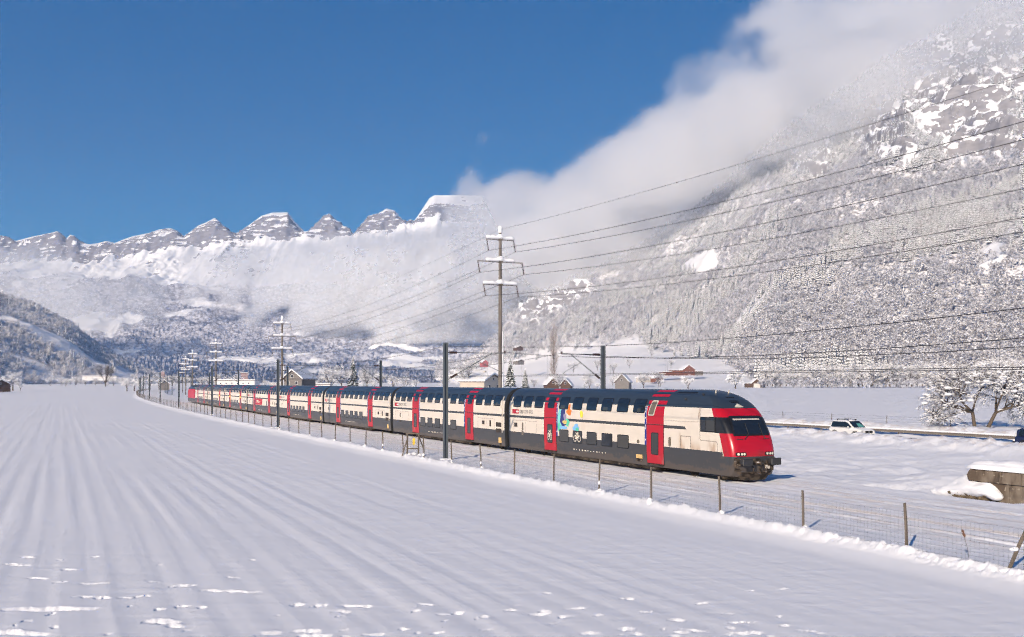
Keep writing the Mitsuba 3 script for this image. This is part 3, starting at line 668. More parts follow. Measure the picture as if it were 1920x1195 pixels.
def shell(s0, front, ends=True, nr=1):
    """Body skin; front(y, z) gives the far end. uv = (metres along the body, height)."""
    per = np.vstack([np.c_[-PERIM[:, 0], PERIM[:, 1]], np.c_[PERIM[::-1, 0], PERIM[::-1, 1]][1:]])
    per = np.vstack([per, np.c_[np.linspace(1.33, -1.33, 9)[1:], np.full(8, 0.30)]])
    n = len(per)
    fs = front(per[:, 0], per[:, 1])
    tt = np.linspace(0, 1, 15)
    S = s0 + (fs[None] - s0) * tt[:, None]
    V = np.stack([S, np.broadcast_to(per[:, 0], S.shape), np.broadcast_to(per[:, 1], S.shape)], -1).reshape(-1, 3)
    F = grid_faces(len(tt), n)
    ks = np.concatenate([1 - np.linspace(0, 0.45, 26) ** 1.6 * 0.9, np.linspace(0.72, 0.02, 14)])
    c = np.array([0, 2.4]); Q = c + ks[:, None, None] * (per - c)[None]
    QS = front(Q[..., 0], Q[..., 1])
    V2 = np.stack([QS, Q[..., 0], Q[..., 1]], -1).reshape(-1, 3)
    F2 = grid_faces(len(ks), n) + len(V)
    Q3 = np.vstack([per, [[0, 2.4]]]); V3 = np.c_[np.full(len(Q3), s0), Q3]
    k = np.arange(n - 1); F3 = np.stack([k + 1, k, np.full(n - 1, n)], 1) + len(V) + len(V2)
    q = lambda f: np.vstack([f[:, [0, 1, 2]], f[:, [0, 2, 3]]])
    m = trimesh.Trimesh(np.vstack([V, V2, V3]), np.vstack([q(F)[:, ::-1], q(F2)[:, ::-1], F3[:, ::-1]]), process=False)
    return m, m.vertices[:, [0, 2]]
NZ = PchipInterpolator([0.3, 1.3, 1.9, 2.3, 2.7, 3.1, 3.5, 3.9, 4.2, 4.4, 4.55, 4.6], [26.50, 26.62, 26.50, 26.33, 26.10, 25.82, 25.46, 25.0, 24.5, 24.0, 23.3, 22.9])
def nose_front(y, z):
    h = half(z); R = np.minimum(0.42, h * 0.6 + 1e-6)
    t = np.clip((np.abs(y) - (h - R)) / R, 0, 1)
    return NZ(np.clip(z, 0.3, 4.6)) - R * (1 - np.sqrt(np.maximum(1 - t * t * 0.985, 0))) * 0.85 - 0.06 * (y / 1.4) ** 2
def nose_at(y, z, off=0.0):
    e = 1e-3
    gy = (nose_front(y + e, z) - nose_front(y - e, z)) / (2 * e); gz = (nose_front(y, z + e) - nose_front(y, z - e)) / (2 * e)
    n = np.sqrt(1 + gy * gy + gz * gz)
    return np.stack([nose_front(y, z) + off / n, y - off * gy / n, z - off * gz / n], -1)
def bogie(P, sc, wb=2.5):
    m = []
    for y in (-1, 1):
        m += [box(sc, y * 1.06, 0.62, wb + 1.1, 0.14, 0.16, ch=.02), box(sc, y * 1.06, 0.50, 1.0, 0.18, 0.22, ch=.02), box(sc, y * 1.1, 0.40, wb * .55, .08, .07)]
        for k in (-1, 1):
            m += [box(sc + k * wb / 2, y * 1.07, 0.46, 0.34, 0.2, 0.30, ch=.03), trimesh.creation.cylinder(0.10, 0.3, 10, transform=trimesh.transformations.translation_matrix((sc + k * wb / 2 - .3, y * 1.1, .5))),
                  trimesh.creation.cylinder(0.10, 0.3, 10, transform=trimesh.transformations.translation_matrix((sc + k * wb / 2 + .3, y * 1.1, .5))), box(sc + k * (wb / 2 + .72), y * .95, .34, .12, .3, .3)]
        m += [tube([[sc - .9, y * 1.12, .30], [sc + .2, y * 1.14, .72]], .04), tube([[sc + .9, y * 1.12, .28], [sc + .35, y * 1.14, .6]], .035)]
    m += [box(sc, 0, .5, .5, 2.0, .3)]
    b = P.add('bogie', cat(*m), 'running_gear')
    R = trimesh.transformations.rotation_matrix(np.pi / 2, [1, 0, 0])
    for k in (-1, 1):
        for y in (-.75, .75):
            w = []
            for r, t in ((.43, .09), (.20, .16)):
                c = trimesh.creation.cylinder(r, t, 20); c.apply_transform(R); c.apply_translation((sc + k * wb / 2, y, .40)); w.append(c)
            P.add('wheel', cat(*w), 'running_gear', b)
def window(P, name, poly, glass, off=0.004):
    w = P.add(name, patch(poly, off, 0.012), 'window_rubber')
    P.add('pane', patch(poly.buffer(-0.05), off + .009, 0.006), glass, w)
    return w
def bicycle(s, z, w):
    g = [sg.Point(s - w * .3, z).buffer(w * .24).difference(sg.Point(s - w * .3, z).buffer(w * .19)), sg.Point(s + w * .3, z).buffer(w * .24).difference(sg.Point(s + w * .3, z).buffer(w * .19))]
    for a, b in (((-.3, 0), (-.12, .36)), ((-.12, .36), (.14, .34)), ((.14, .34), (0, .02)), ((0, .02), (-.16, .28)), ((0, .02), (-.3, 0)), ((.3, 0), (.12, .42)), ((.05, .44), (.22, .44)), ((-.22, .42), (-.06, .42))):
        g.append(line([(s + a[0] * w, z + a[1] * w), (s + b[0] * w, z + b[1] * w)], w * .055))
    return shapely.union_all(g)
UP_A, UP_B, UP_C = [(1.07, 2.33), (2.78, 4.04), (4.48, 5.78)], [(8.12, 9.38), (9.95, 11.2), (11.78, 13.03), (13.6, 14.85), (15.45, 16.7), (17.27, 18.52)], [(20.9, 22.16), (22.61, 23.86), (24.33, 25.59)]
LOW = [(8.2, 9.47), (10.05, 11.27), (11.87, 13.12), (13.71, 14.97), (15.55, 16.83)]
def double_deck(control=False, dining=False, first=False):
    P = Proto()
    front = nose_front if control else (lambda y, z: 26.46 + 0 * z)
    m, uv = shell(0.32, front)
    P.add('body', m, 'nose_paint' if control else 'coach_paint', smooth=True, uv=uv)
    for i, (a, b) in enumerate(UP_A + UP_B + ([] if control else UP_C)):
        window(P, 'upper_window', rr(a, b, 3.24, 4.04, .1), 'dark_glass')
        if i % 5 in (1, 3): P.add('seat_back', patch(rr(a + .25 + .1 * (i % 3), b - .45, 3.30, 3.50, .06), .021, .003), 'dark_glass_blind', 'upper_window' if i == 0 else f'upper_window_{i:03d}')
    if not dining:
        for i, (a, b) in enumerate(LOW): window(P, 'lower_window', rr(a, b, 1.12, 1.92, .1), 'low_glass_pale' if i in (0, 4) else 'low_glass' if i != 3 else 'dark_glass')
    doors = [(6.0, 7.78), (18.75, 20.46)]
    for i, (a, b) in enumerate(doors):
        P.add('door_surround', patch(sg.box(a, 2.66, b, 3.655), .003, .004), 'red_plain')
        d = P.add('door', cat(patch(sg.box(a + .02, .47, b - .02, 2.62), .008, .012)), 'red_paint')
        P.add('door_gap', cat(patch(line([(a, .45), (a, 2.64), (b, 2.64), (b, .45), (a, .45)], .035), .004, .007)), 'window_rubber', d)
        w0, w1 = (a + .50, b - .52) if not control or i == 0 else (a + .48, b - .5)
        P.add('window', patch(rr(w0, w1, .96, 2.20, .09), .016, .012), 'window_rubber', d)
        P.add('pane', patch(rr(w0 + .05, w1 - .05, 1.01, 2.15, .07), .022, .009), 'low_glass', d)
        P.add('step', box((a + b) / 2, -1.38, .40, b - a - .1, .16, .04), 'running_gear', d)
        if not (control and i == 1):
            window(P, 'stair_window', rr(a + .5, b - .35, 3.28, 3.99, .09), 'dark_glass', .010)
            [P.add('roof_mark', patch(g_, .003, .004), 'red_plain') for g_ in (sg.box(a, 3.76, a + .42, 3.97), sg.box(b - .28, 3.76, b + .06, 3.97))]
        else:
            P.add('roof_mark', patch(sg.box(a, 3.76, b + .1, 3.97), .003, .004), 'red_plain')
            sw = P.add('slanted_window', patch(sa.affine_transform(rr(0, .62, 3.12, 3.98, .1), [1, .28, 0, 1, a + .12 - .28 * 3.12, 0]), .010, .012), 'alu')
            P.add('pane', patch(sa.affine_transform(rr(.07, .55, 3.19, 3.91, .08), [1, .28, 0, 1, a + .12 - .28 * 3.12, 0]), .018, .009), 'bronze_glass', sw)
        P.add('roof_mark', patch(sg.box(a, 4.19, b, 4.32), .003, .004), 'red_plain')
        P.add('roof_mark', patch(sg.box(a, 4.455, b, 4.55), .003, .004), 'red_plain')
        st = (b + .02, b + .18) if i == 0 else (a - .20, a - .04)
        P.add('class_strip', patch(sg.box(st[0], 1.45, st[1], 3.62), .003, .004), 'yellow_paint' if first else 'blue_print')
        n_ = cat(lettering('1' if first else '2', st[0] + .02, st[1] - .02, 3.3, 3.55), lettering('1' if first else '2', st[0] + .02, st[1] - .02, 2.35, 2.6), patch(sg.box(st[0] + .04, 2.95, st[1] - .04, 3.03), .007, .003), patch(sg.box(st[0] + .04, 1.72, st[1] - .04, 1.8), .007, .003))
        P.add('class_number', n_, 'white_print')
        if first: P.add('class_band', patch(sg.box(a + .1, 2.35, b - .1, 2.58), .021, .004), 'yellow_paint')
    # maker's marks: red sign with white arrows, and the lettering beside it
    lg = P.add('sign', patch(rr(.94, 2.02, 2.76, 3.08, .03), .003, .004), 'red_plain')
    cr = [sg.box(1.62, 2.895, 1.98, 2.945), sg.box(1.775, 2.80, 1.825, 3.04), sg.Polygon([(1.54, 2.92), (1.68, 3.02), (1.68, 2.82)]), sg.Polygon([(2.02, 2.92), (1.92, 3.0), (1.92, 2.84)]).buffer(-.005)]
    P.add('arrow_cross', patch(shapely.union_all(cr), .008, .003), 'white_print', lg)
    P.add('lettering', lettering('SBB CFF FFS', 2.14, 4.28, 2.81, 3.05), 'dark_print')
    # hatches, vents and small plates
    if control:
        P.add('vent', patch(sg.box(1.27, 1.82, 1.77, 2.12), .003, .01), 'vent_grille'); P.add('slot', patch(rr(2.55, 2.76, 1.62, 2.16, .08), .003, .01), 'bronze_glass'); P.add('plate', patch(sg.box(2.5, 1.28, 2.78, 1.6), .003, .008), 'line_gap')
    else:
        P.add('slot', patch(rr(2.47, 2.68, 1.75, 2.14, .05), .003, .01), 'vent_grille'); P.add('slot', patch(rr(2.47, 2.70, 1.27, 1.47, .03), .003, .01), 'vent_grille')
        P.add('vent', patch(sg.box(24.86, 1.70, 25.81, 2.03), .003, .012), 'vent_grille'); P.add('vent', patch(sg.box(24.86, 1.27, 25.81, 1.57), .003, .012), 'vent_grille')
        P.add('vent', patch(sg.box(22.23, 1.79, 22.68, 2.08), .003, .01), 'vent_grille'); P.add('slot', patch(rr(23.63, 23.91, 1.68, 2.15, .04), .003, .01), 'vent_grille')
        P.add('end_post', patch(sg.box(25.95, 1.3, 26.05, 3.6), .003, .02), 'alu')
    P.add('hatch_line', patch(shapely.union_all([line([(1.15, 1.5), (1.15, 2.3), (4.9, 2.3), (4.9, 1.5)], .018), line([(3.1, 1.5), (3.1, 2.3)], .014)]), .002, .003), 'line_gap')
    if not control: P.add('hatch_line', patch(shapely.union_all([line([(21.4, 1.5), (21.4, 2.25), (24.5, 2.25), (24.5, 1.5)], .018), line([(23.1, 1.5), (23.1, 2.25)], .014)]), .002, .003), 'line_gap')
    P.add('grab_rail', patch(sa.affine_transform(rr(.62, .74, 3.0, 3.95, .05), [1, .03, 0, 1, 0, 0]), .004, .03), 'alu')
    if not control: P.add('grab_rail', patch(rr(25.9, 26.02, 3.0, 3.95, .05), .004, .03), 'alu')
    rng = np.random.default_rng(3)
    P.add('fine_print', patch(shapely.union_all([sg.box(s_, .69 + rng.uniform(-.03, .01), s_ + rng.uniform(.06, .3), .73 + rng.uniform(0, .03)) for s_ in np.arange(10.1, 14.4, .36)]), .004, .003), 'cream_print')
    P.add('underframe', cat(box(13.2, 0, .22, 13.0, 2.45, .24, ch=.03), box(1.0, 0, .45, 1.3, 2.0, .3), box(26.0 if not control else 20.5, 0, .5, .9, 2.0, .3)), 'running_gear')
    bogie(P, 3.5); bogie(P, 23.3 if not control else 23.7)
    bl = cat(*[trimesh.Trimesh(*(lambda m_: (m_.vertices * [1, .90 - .05 * (k % 2), .96] + [0, 0, .06], m_.faces))(shell(-.33 + k * .16, (lambda y, z, e=-.33 + k * .16 + .15: e + 0 * z))[0]), process=False) for k in range(4)])
    if not control or True: P.add('bellows', bl, 'black_rubber_and_shade')
    if not control:
        P.add('battery_box', cat(box(25.5, -1.3, .72, .5, .16, .42, ch=.02)), 'yellow_box'); P.add('lower_box', box(25.62, -1.28, .4, .22, .14, .3, ch=.02), 'running_gear')
    else:
        P.add('battery_box', patch(sg.box(17.62, .66, 18.26, .88), .003, .03), 'yellow_box'); P.add('lower_box', patch(sg.box(17.62, .48, 18.26, .645), .003, .02), 'running_gear')
    if dining:
        P.add('side_advert', patch(sg.Polygon([(7.9, 1.5), (13.6, 1.5), (14.2, 2.47), (7.95, 2.47)]), .003, .004), 'red_plain')
        P.add('advert_lines', patch(shapely.union_all([sg.box(9.0, 1.95, 12.3, 2.02), sg.box(9.0, 1.8, 11.6, 1.85), sg.box(9.0, 2.12, 10.6, 2.24)]), .008, .003), 'cream_print')
        for a in (17.3,): window(P, 'lower_window', rr(a, a + .6, 1.2, 2.2, .1), 'low_glass')
    return P
def control_extras(P):
    ws = sa.affine_transform(sg.Polygon([(-1.12, 2.30), (1.12, 2.30), (0.98, 3.27), (-0.98, 3.27)]).buffer(-.05).buffer(.05), [1, 0, 0, 1, 0, 0])
    def bands(poly, off, th):
        ms = []
        x0, y0, x1, y1 = poly.bounds
        for a in np.arange(y0, y1, .1):
            for c in np.arange(x0, x1, .14):
                g = poly.intersection(sg.box(c, a, c + .14, a + .1))
                for q in getattr(g, 'geoms', [g]):
                    if q.geom_type == 'Polygon' and q.area > 1e-6:
                        m = trimesh.creation.extrude_polygon(q, th, engine='earcut'); v = m.vertices
                        m.vertices = nose_at(v[:, 0], v[:, 1], off + v[:, 2]); ms.append(m)
        return cat(*ms)
    w = P.add('windscreen', bands(ws, .006, .02), 'window_rubber')
    P.add('pane', bands(ws.buffer(-.09), .02, .012), 'dark_glass', w, smooth=True)
    P.add('sun_blind', bands(sg.box(-.82, 3.06, .82, 3.13), .028, .008), 'alu', w)
    for y0, y1 in ((-.55, -.25), (.75, .62)):
        P.add('wiper', cat(tube([nose_at(np.array(y0), np.array(2.12), .04), nose_at(np.array(y1), np.array(2.36), .06), nose_at(np.array(y1 + .04), np.array(2.9), .05)], .018, 5)), 'dark_steel', w)
    P.add('grab_line', cat(bands(sg.box(-1.0, 2.12, -.62, 2.15), .004, .012), bands(sg.box(.62, 2.12, 1.0, 2.15), .004, .012)), 'dark_steel')
    cw = P.add('cab_window', patch(rr(23.86, 25.15, 2.43, 3.2, .03), .004, .012), 'window_rubber')
    P.add('pane', patch(rr(23.9, 24.3, 2.5, 3.16, .03), .014, .006), 'dark_glass', cw); P.add('pane', patch(rr(24.36, 25.08, 2.5, 3.16, .03), .014, .006), 'low_glass', cw)
    P.add('cab_door_line', patch(line([(23.82, 3.65), (23.82, 2.05), (23.9, 1.98), (25.2, 1.98), (25.32, 1.9), (25.32, 1.48)], .022), .003, .004), 'line_gap')
    P.add('hatch_panel', patch(line([(22.07, 1.5), (22.07, 2.13), (23.0, 2.13), (23.0, 1.5)], .03), .003, .006), 'line_gap')
    P.add('handle_recess', patch(rr(20.92, 21.16, 1.5, 2.02, .1), .003, .008), 'bronze_glass'); P.add('handle_recess', patch(rr(17.72, 17.98, 1.5, 1.72, .1), .003, .008), 'bronze_glass')
    P.add('seam', patch(line([(20.5, 2.9), (23.8, 2.93)], .012), .002, .003), 'line_gap')
    P.add('roof_grille', patch(sg.box(20.9, 4.40, 22.7, 4.47), .003, .01), 'window_rubber')
    for s_, z_ in ((22.2, 4.08), (23.45, 4.33)): P.add('roof_knob', blob(side(np.array(s_), np.array(z_), .03), .07, 2, .1), 'dark_steel')
    for y in (-.45, .35): P.add('horn', tube([nose_at(np.array(y), np.array(4.42), 0), nose_at(np.array(y), np.array(4.42), .16)], .04, 8), 'alu')
    for z_ in (4.2, 4.02, 3.95): P.add('roof_slot', bands(sg.box(-.25, z_ - .02, .25, z_ + .02), .003, .01), 'window_rubber')
    P.add('top_lamp', cat(bands(sg.Polygon([(-.28, 3.70), (.28, 3.70), (.0, 3.86)]), .004, .05)), 'lamp_glass')
    for y in (-.88, .88):
        h = P.add('headlight', bands(rr(y - .30, y + .30, 1.32, 1.50, .06), .004, .02), 'window_rubber')
        for dy in (-.17, .02, .17): P.add('lamp', bands(sg.Point(y + dy, 1.41).buffer(.062), .022, .012), 'lamp_glass', h)
    P.add('buffer_beam', cat(box(26.35, 0, 1.0, .5, 2.5, .46, ch=.05), box(26.62, 0, 1.02, .14, .5, .34, ch=.03)), 'running_gear')
    for y in (-.875, .875):
        c = trimesh.creation.cylinder(.13, .5, 16, transform=trimesh.transformations.rotation_matrix(np.pi / 2, [0, 1, 0])); c.apply_translation((26.8, y, 1.04))
        P.add('buffer', cat(c, box(27.09, y, 1.04, .1, .62, .36, ch=.04), box(26.85, y, 1.04, .3, .4, .28, ch=.05)), 'dark_steel')
    P.add('coupling', cat(box(26.85, 0, .98, .36, .1, .14, ch=.03), tube([[26.95, 0, 1.0], [27.02, .02, .8], [26.95, 0, .55], [26.86, 0, .8]], .035), tube([[26.62, -.35, .95], [26.9, -.36, .7], [26.75, -.3, .45]], .03), tube([[26.62, .4, 1.05], [26.9, .42, .75], [26.7, .45, .5]], .03), tube([[26.62, .62, 1.05], [26.86, .6, .7], [26.66, .6, .45]], .03)), 'running_gear')
    P.add('hose_head', cat(box(26.86, .45, .78, .08, .1, .16), box(26.84, .60, .74, .08, .1, .14)), 'alu')
    pl = trimesh.convex.convex_hull(np.array([(25.4, -1.3, .55), (25.4, 1.3, .55), (26.45, -1.15, .55), (26.45, 1.15, .55), (25.5, -1.2, .12), (25.5, 1.2, .12), (26.62, -.55, .10), (26.62, .55, .10), (26.68, -.5, .42), (26.68, .5, .42)]))
    P.add('snow_plough', cat(pl, box(26.4, -.95, .7, .3, .5, .3, ch=.03), box(26.45, .95, .7, .3, .4, .3, ch=.03)), 'running_gear')
    P.add('skirt', cat(box(25.55, -1.26, .55, 1.2, .1, .5, ch=.02)), 'running_gear')
    # children's coach: a loose pattern of coloured shapes and a bicycle sign on door and window
    rng = np.random.default_rng(9)
    def splash(cx, cz, rx, rz, n=11, j=.3):
        a = np.linspace(0, 2 * np.pi, n, endpoint=False); r = 1 + rng.uniform(-j, j, n)
        return sg.Polygon(np.c_[cx + rx * np.cos(a) * r, cz + rz * np.sin(a) * r]).buffer(.04).buffer(-.02)
    art = P.add('side_picture', patch(splash(8.35, 2.55, .30, .66), .003, .003), 'teal_print')
    for o, (cx, cz, rx, rz, mt) in enumerate([(8.75, 2.62, .42, .55, 'navy_print'), (8.62, 3.02, .12, .22, 'navy_print'), (9.32, 2.42, .26, .25, 'green_print'), (8.95, 2.75, .16, .22, 'mauve_print'), (8.98, 2.42, .30, .12, 'ochre_print'), (8.2, 2.1, .18, .3, 'green_print'), (8.75, 2.05, .5, .08, 'sky_print'),
                                       (9.55, 3.06, .32, .16, 'orange_print'), (9.52, 3.3, .12, .34, 'orange_print'), (11.2, 2.98, .16, .2, 'lemon_print'), (10.45, 2.05, .40, .16, 'sky_print'), (10.5, 2.22, .22, .14, 'sky_print'), (10.62, 2.0, .2, .1, 'green_print')]):
        P.add('shape', patch(splash(cx, cz, rx, rz), .006 + .0006 * o, .003), mt, art)
    P.add('bicycle_sign', patch(bicycle(10.66, 1.42, .86), .034, .004), 'cream_print')
    P.add('bicycle_sign', patch(sa.scale(bicycle(6.87, 1.42, .60), 1, 1.6), .034, .004), 'cream_print')
def gap_xy(i):
    s = i * LCOACH
    return np.array([np.interp(s, _s, _p[:, 0]), np.interp(s, _s, _p[:, 1])])
def coach_matrix(i):
    a = gap_xy(i); b = gap_xy(i - 1)
    d = (b - a) / np.linalg.norm(b - a)
    away = np.array([-d[1], d[0]])
    return frame(a + away * 1.385, d)
ctrl = double_deck(control=True); control_extras(ctrl)
ctrl.place('train_control_car', coach_matrix(0), 'red fronted control car with black windscreen leading the double deck train', 'train car')
std, din, fst = double_deck(), double_deck(dining=True), double_deck(first=True)
for i, P, lb in ((1, std, 'cream double deck coach coupled directly behind the red fronted control car'), (2, std, 'cream double deck coach, second behind the red fronted control car'), (3, std, 'cream double deck coach just ahead of the coach with the red advert'),
                 (4, din, 'double deck coach with a large red advert panel beside its door'), (5, fst, 'yellow banded double deck coach just behind the coach with the red advert'), (6, fst, 'yellow banded double deck coach, second behind the one with the red advert'), (7, std, 'last double deck coach, coupled to the red locomotive')):
    P.place('train_coach', coach_matrix(i), lb, 'train car', 'double deck coaches of the train')
def locomotive():
    P = Proto()
    L = 18.2
    pr = lambda y, z: L - np.interp(z, [.3, 1.2, 2.2, 3.9, 4.6], [.1, 0, .25, 1.2, 1.6]) - .15 * (y / 1.4) ** 2
    m, uv = shell(.2, pr)
    # both ends rake back
    v = m.vertices; k = np.clip((L / 2 - v[:, 0]) / (L / 2), 0, 1) ** 6
    v[:, 0] += k * np.interp(v[:, 2], [.3, 1.2, 2.2, 3.9, 4.6], [.1, 0, .25, 1.2, 1.6]); m.vertices = v * [1, 1, .93]
    P.add('body', m, 'loco_paint', smooth=True, uv=np.c_[uv[:, 0], uv[:, 1] * .93])
    P.add('windscreen', cat(box(.55, 0, 3.0, .2, 2.1, .8)), 'dark_glass'); P.add('cab_window', box(1.9, -1.30, 2.9, .8, .06, .6), 'dark_glass')
    P.add('roof_gear', cat(box(9, 0, 4.3, 11, 1.6, .24, ch=.08), *[tube([[s_, 0, 4.2], [s_, 0, 4.75]], .06, 6) for s_ in (5, 7, 11, 13)]), 'dark_steel')
    P.add('pantograph', cat(tube([[13.6, 0, 4.4], [14.9, 0, 5.0], [13.5, 0, 5.45]], .05, 5), tube([[13.5, -.9, 5.5], [13.5, .9, 5.5]], .04, 5)), 'dark_steel')
    bogie(P, 3.8, 2.8); bogie(P, 14.4, 2.8)
    return P
def loco_paint(p, n, uv):
    s, z = uv.x, uv.y
    c = dr.select(z < 1.25, soil(mi.Color3f(*GREY), s, z), mi.Color3f(0.44, 0.02, 0.04))
    c = dr.select(z > 3.5, mi.Color3f(*ROOF), c)
    return c
mat('loco_paint', proc(loco_paint), 0.35)
a = gap_xy(7); s7 = 7 * LCOACH + 18.4
b = np.array([np.interp(s7, _s, _p[:, 0]), np.interp(s7, _s, _p[:, 1])]); d = (a - b) / np.linalg.norm(a - b)
locomotive().place('locomotive', frame(b + np.array([-d[1], d[0]]) * 1.385, d), 'red locomotive with dark roof pushing at the tail of the train', 'locomotive')
# ------------------------------------------------------------------ railway masts, wires
mat('mast_steel', (0.085, 0.10, 0.11), 0.45, 0.5); mat('cable', (0.03, 0.03, 0.032), 0.5); mat('insulator', (0.045, 0.025, 0.02), 0.3)
def weathered(p, n, uv):
    return mix((0.20, 0.165, 0.13), (0.085, 0.07, 0.055), fbm(p.x * 9, p.y * 9, p.z * 1.2, 3))
mat('old_wood', proc(weathered), 0.85, 0.2)
def pole_concrete(p, n, uv):
    return mix((0.215, 0.19, 0.165), (0.12, 0.105, 0.09), smoothstep(0.35, 0.65, fbm(p.x * 3, p.y * 3, p.z * 0.35, 3)))
mat('pole_concrete', proc(pole_concrete), 0.8, 0.2)
scene['snow_cap'] = {'type': 'twosided', 'bsdf': {'type': 'diffuse', 'reflectance': rgb(0.88, 0.885, 0.895)}}; USED.add('snow_cap')
def mast(reach, h=7.55):
    P = Proto()
    sgn = 1 if reach > 0 else -1
    P.add('post', cat(box(-.12, 0, h / 2 - .3, .022, .25, h + .6), box(.12, 0, h / 2 - .3, .022, .25, h + .6), box(0, 0, h / 2 - .3, .22, .02, h + .6)), 'mast_steel')
    P.add('footing', box(0, 0, -.05, .6, .6, .3, ch=.05), 'snow_cap')
    arm = P.add('cantilever', cat(tube([[0.1 * sgn, 0, 6.92], [reach, 0, 6.92]], .032, 6)), 'mast_steel')
    P.add('insulator', cat(tube([[0.28 * sgn, 0, 6.92], [.78 * sgn, 0, 6.92]], .075, 8)), 'insulator', arm)
    b = P.add('brace', tube([[0.1 * sgn, 0, 5.15], [reach * .78, 0, 6.90]], .028, 6), 'mast_steel')
    P.add('insulator', tube([[.1 * sgn + (reach * .78 - .1 * sgn) * .08, 0, 5.15 + 1.75 * .08], [.1 * sgn + (reach * .78 - .1 * sgn) * .22, 0, 5.15 + 1.75 * .22]], .07, 8), 'insulator', b)
    P.add('steady_arm', cat(tube([[reach * .55, 0, 6.35], [reach * .97, 0, 5.62]], .018, 5), tube([[reach * .97, 0, 5.62], [reach * .9, 0, 5.50]], .018, 5)), 'mast_steel')
    P.add('drop_tube', tube([[reach, 0, 6.92], [reach, 0, 7.1]], .05, 6), 'insulator')
    return P
near_m, far_m = mast(4.2), mast(3.25)
MS = [-6.2 + 51 * k for k in range(0, 14)]
ordinal = ['first', 'second', 'third', 'fourth', 'fifth', 'sixth', 'seventh', 'eighth', 'ninth', 'tenth']
for k, s in enumerate(MS):
    for side_, P, q in (('camera', near_m, 8.6), ('far', far_m, -3.1)):
        if side_ == 'far' and k > 9: continue
        o, c = rail_pt(s, q), rail_pt(s, 0)
        d = (c - o)[:2]
        if side_ == 'camera':
            lb = 'tall grey steel catenary mast standing before the train near its front coaches' if k == 0 else f'grey steel catenary mast between fence and train, {ordinal[k]} from the tallest one' if k < 6 else f'thin dark catenary mast on the field side of the far curve, {ordinal[k] if k < 10 else str(k + 1) + "th"} along the fence'
        else:
            lb = 'grey steel catenary mast rising behind the leading coach' if k == 0 else f'dark catenary mast rising behind the train roof, {ordinal[k]} from the train front' if k < 5 else f'small far catenary mast on the far side of the track, {ordinal[k]} from the train front'
        P.place('catenary_mast', frame(o, d), lb, 'mast', 'catenary masts along the railway')
def wire(name, label, pts, r, category='wire', group=None, mt='cable'):
    return tag(obj(name, tube(pts, r, 4, False), mt), label, category, group)
def catenary(q, zc, zm, sag, names):
    ss, zz, drop = [], [], []
    ends = [-108, -57.2] + MS[:12]
    for a, b in zip(ends[:-1], ends[1:]):
        for t in np.linspace(0, 1, 9)[:-1]:
            ss.append(a + (b - a) * t); zz.append(zm - 4 * sag * t * (1 - t))
            if t > 0: drop.append((a + (b - a) * t, zm - 4 * sag * t * (1 - t)))
    P_ = [rail_pt(s, q, z) for s, z in zip(ss, zz)]
    k = thing('overhead_line', names, 'wire', 'overhead lines of the two tracks')
    obj('messenger_wire', tube(P_, .015, 4, False), 'cable', k); obj('contact_wire', tube([rail_pt(s, q, zc) for s in ss], .013, 4, False), 'cable', k)
    obj('dropper', cat([tube([rail_pt(s, q, zc), rail_pt(s, q, z)], .006, 3, False) for s, z in drop if s < 260]), 'cable', k)
    labels[k + '__dropper'] = {'kind': 'stuff'}
catenary(0.1, 5.45, 6.98, .85, 'thin contact and messenger wires hanging over the train')
catenary(4.5, 5.45, 6.98, .85, 'thin contact and messenger wires hanging over the empty near track')
wire('feeder_wire', 'single feeder wire strung on the mast tops before the train', [rail_pt(s, 8.4, 7.35 - .7 * abs(math.sin((s + 6.2) / 51 * math.pi))) for s in np.arange(-108, 500, 6.375)], .013)

# ------------------------------------------------------------------ the power line
POLES = [((938, 119), 22.8), ((529, 212), 18.4), ((405, 312), 18.0), ((361, 405), 17.6), ((348, 512), 18.0), ((342, 612), 17.5)]
pxy = [np.array([(x - 960) / FPX * Y, Y]) for (x, Y), h in POLES]
step_ = np.array([46.5, -97.0])
ARMS = [(-1.2, 1.78), (-3.78, 2.9), (-6.45, 2.17)]
def pole(h, plastered, seed):
    P = Proto()
    rng = np.random.default_rng(seed)
    P.add('pole', tube([[0, 0, -2], [0, 0, h * .5], [0, 0, h - .4]], [.26, .22, .17], 12), 'pole_concrete')
    for j, (dz, hw) in enumerate(ARMS):
        a = P.add('crossarm', cat(box(0, 0, h + dz, 2 * hw, .10, .12), box(0, 0, h + dz + .01, .5, .42, .2)), 'pole_concrete')
        w = hw * (1.0 if j != 1 else .62)
        xs = np.linspace(-w, w, 21)
        top = .26 + .14 * rng.random(21) + .34 * np.exp(-(xs / .22) ** 2)
        top[[0, -1]] *= .5
        P.add('snow', cat(tube(np.c_[xs, 0 * xs, h + dz + .06 + top / 2], .10 + top * .42, 8)), 'snow_cap', a, smooth=True)
        for s in (-1, 1):
            x = s * (hw - .06)
            n = 11; q = np.linspace(0, 1, n)
            P.add('insulator_string', tube(np.c_[x + .22 * q, 0 * q, h + dz - .06 - 1.25 * q], np.where(np.arange(n) % 2, .075, .045), 6), 'insulator')
    P.add('snow_tip', blob((0, 0, h), (.27, .27, .50), seed, .25), 'snow_cap', smooth=True)
    if plastered:
        zz = np.linspace(.8, h * .48, 24); wv = .03 * np.sin(zz * 1.7)
        P.add('plastered_snow', tube(np.c_[.25 - zz * .003 + 0 * zz, -.05 + 0 * zz, zz], .15 + wv * .4, 7), 'snow_cap', smooth=True)
    return P
att = []
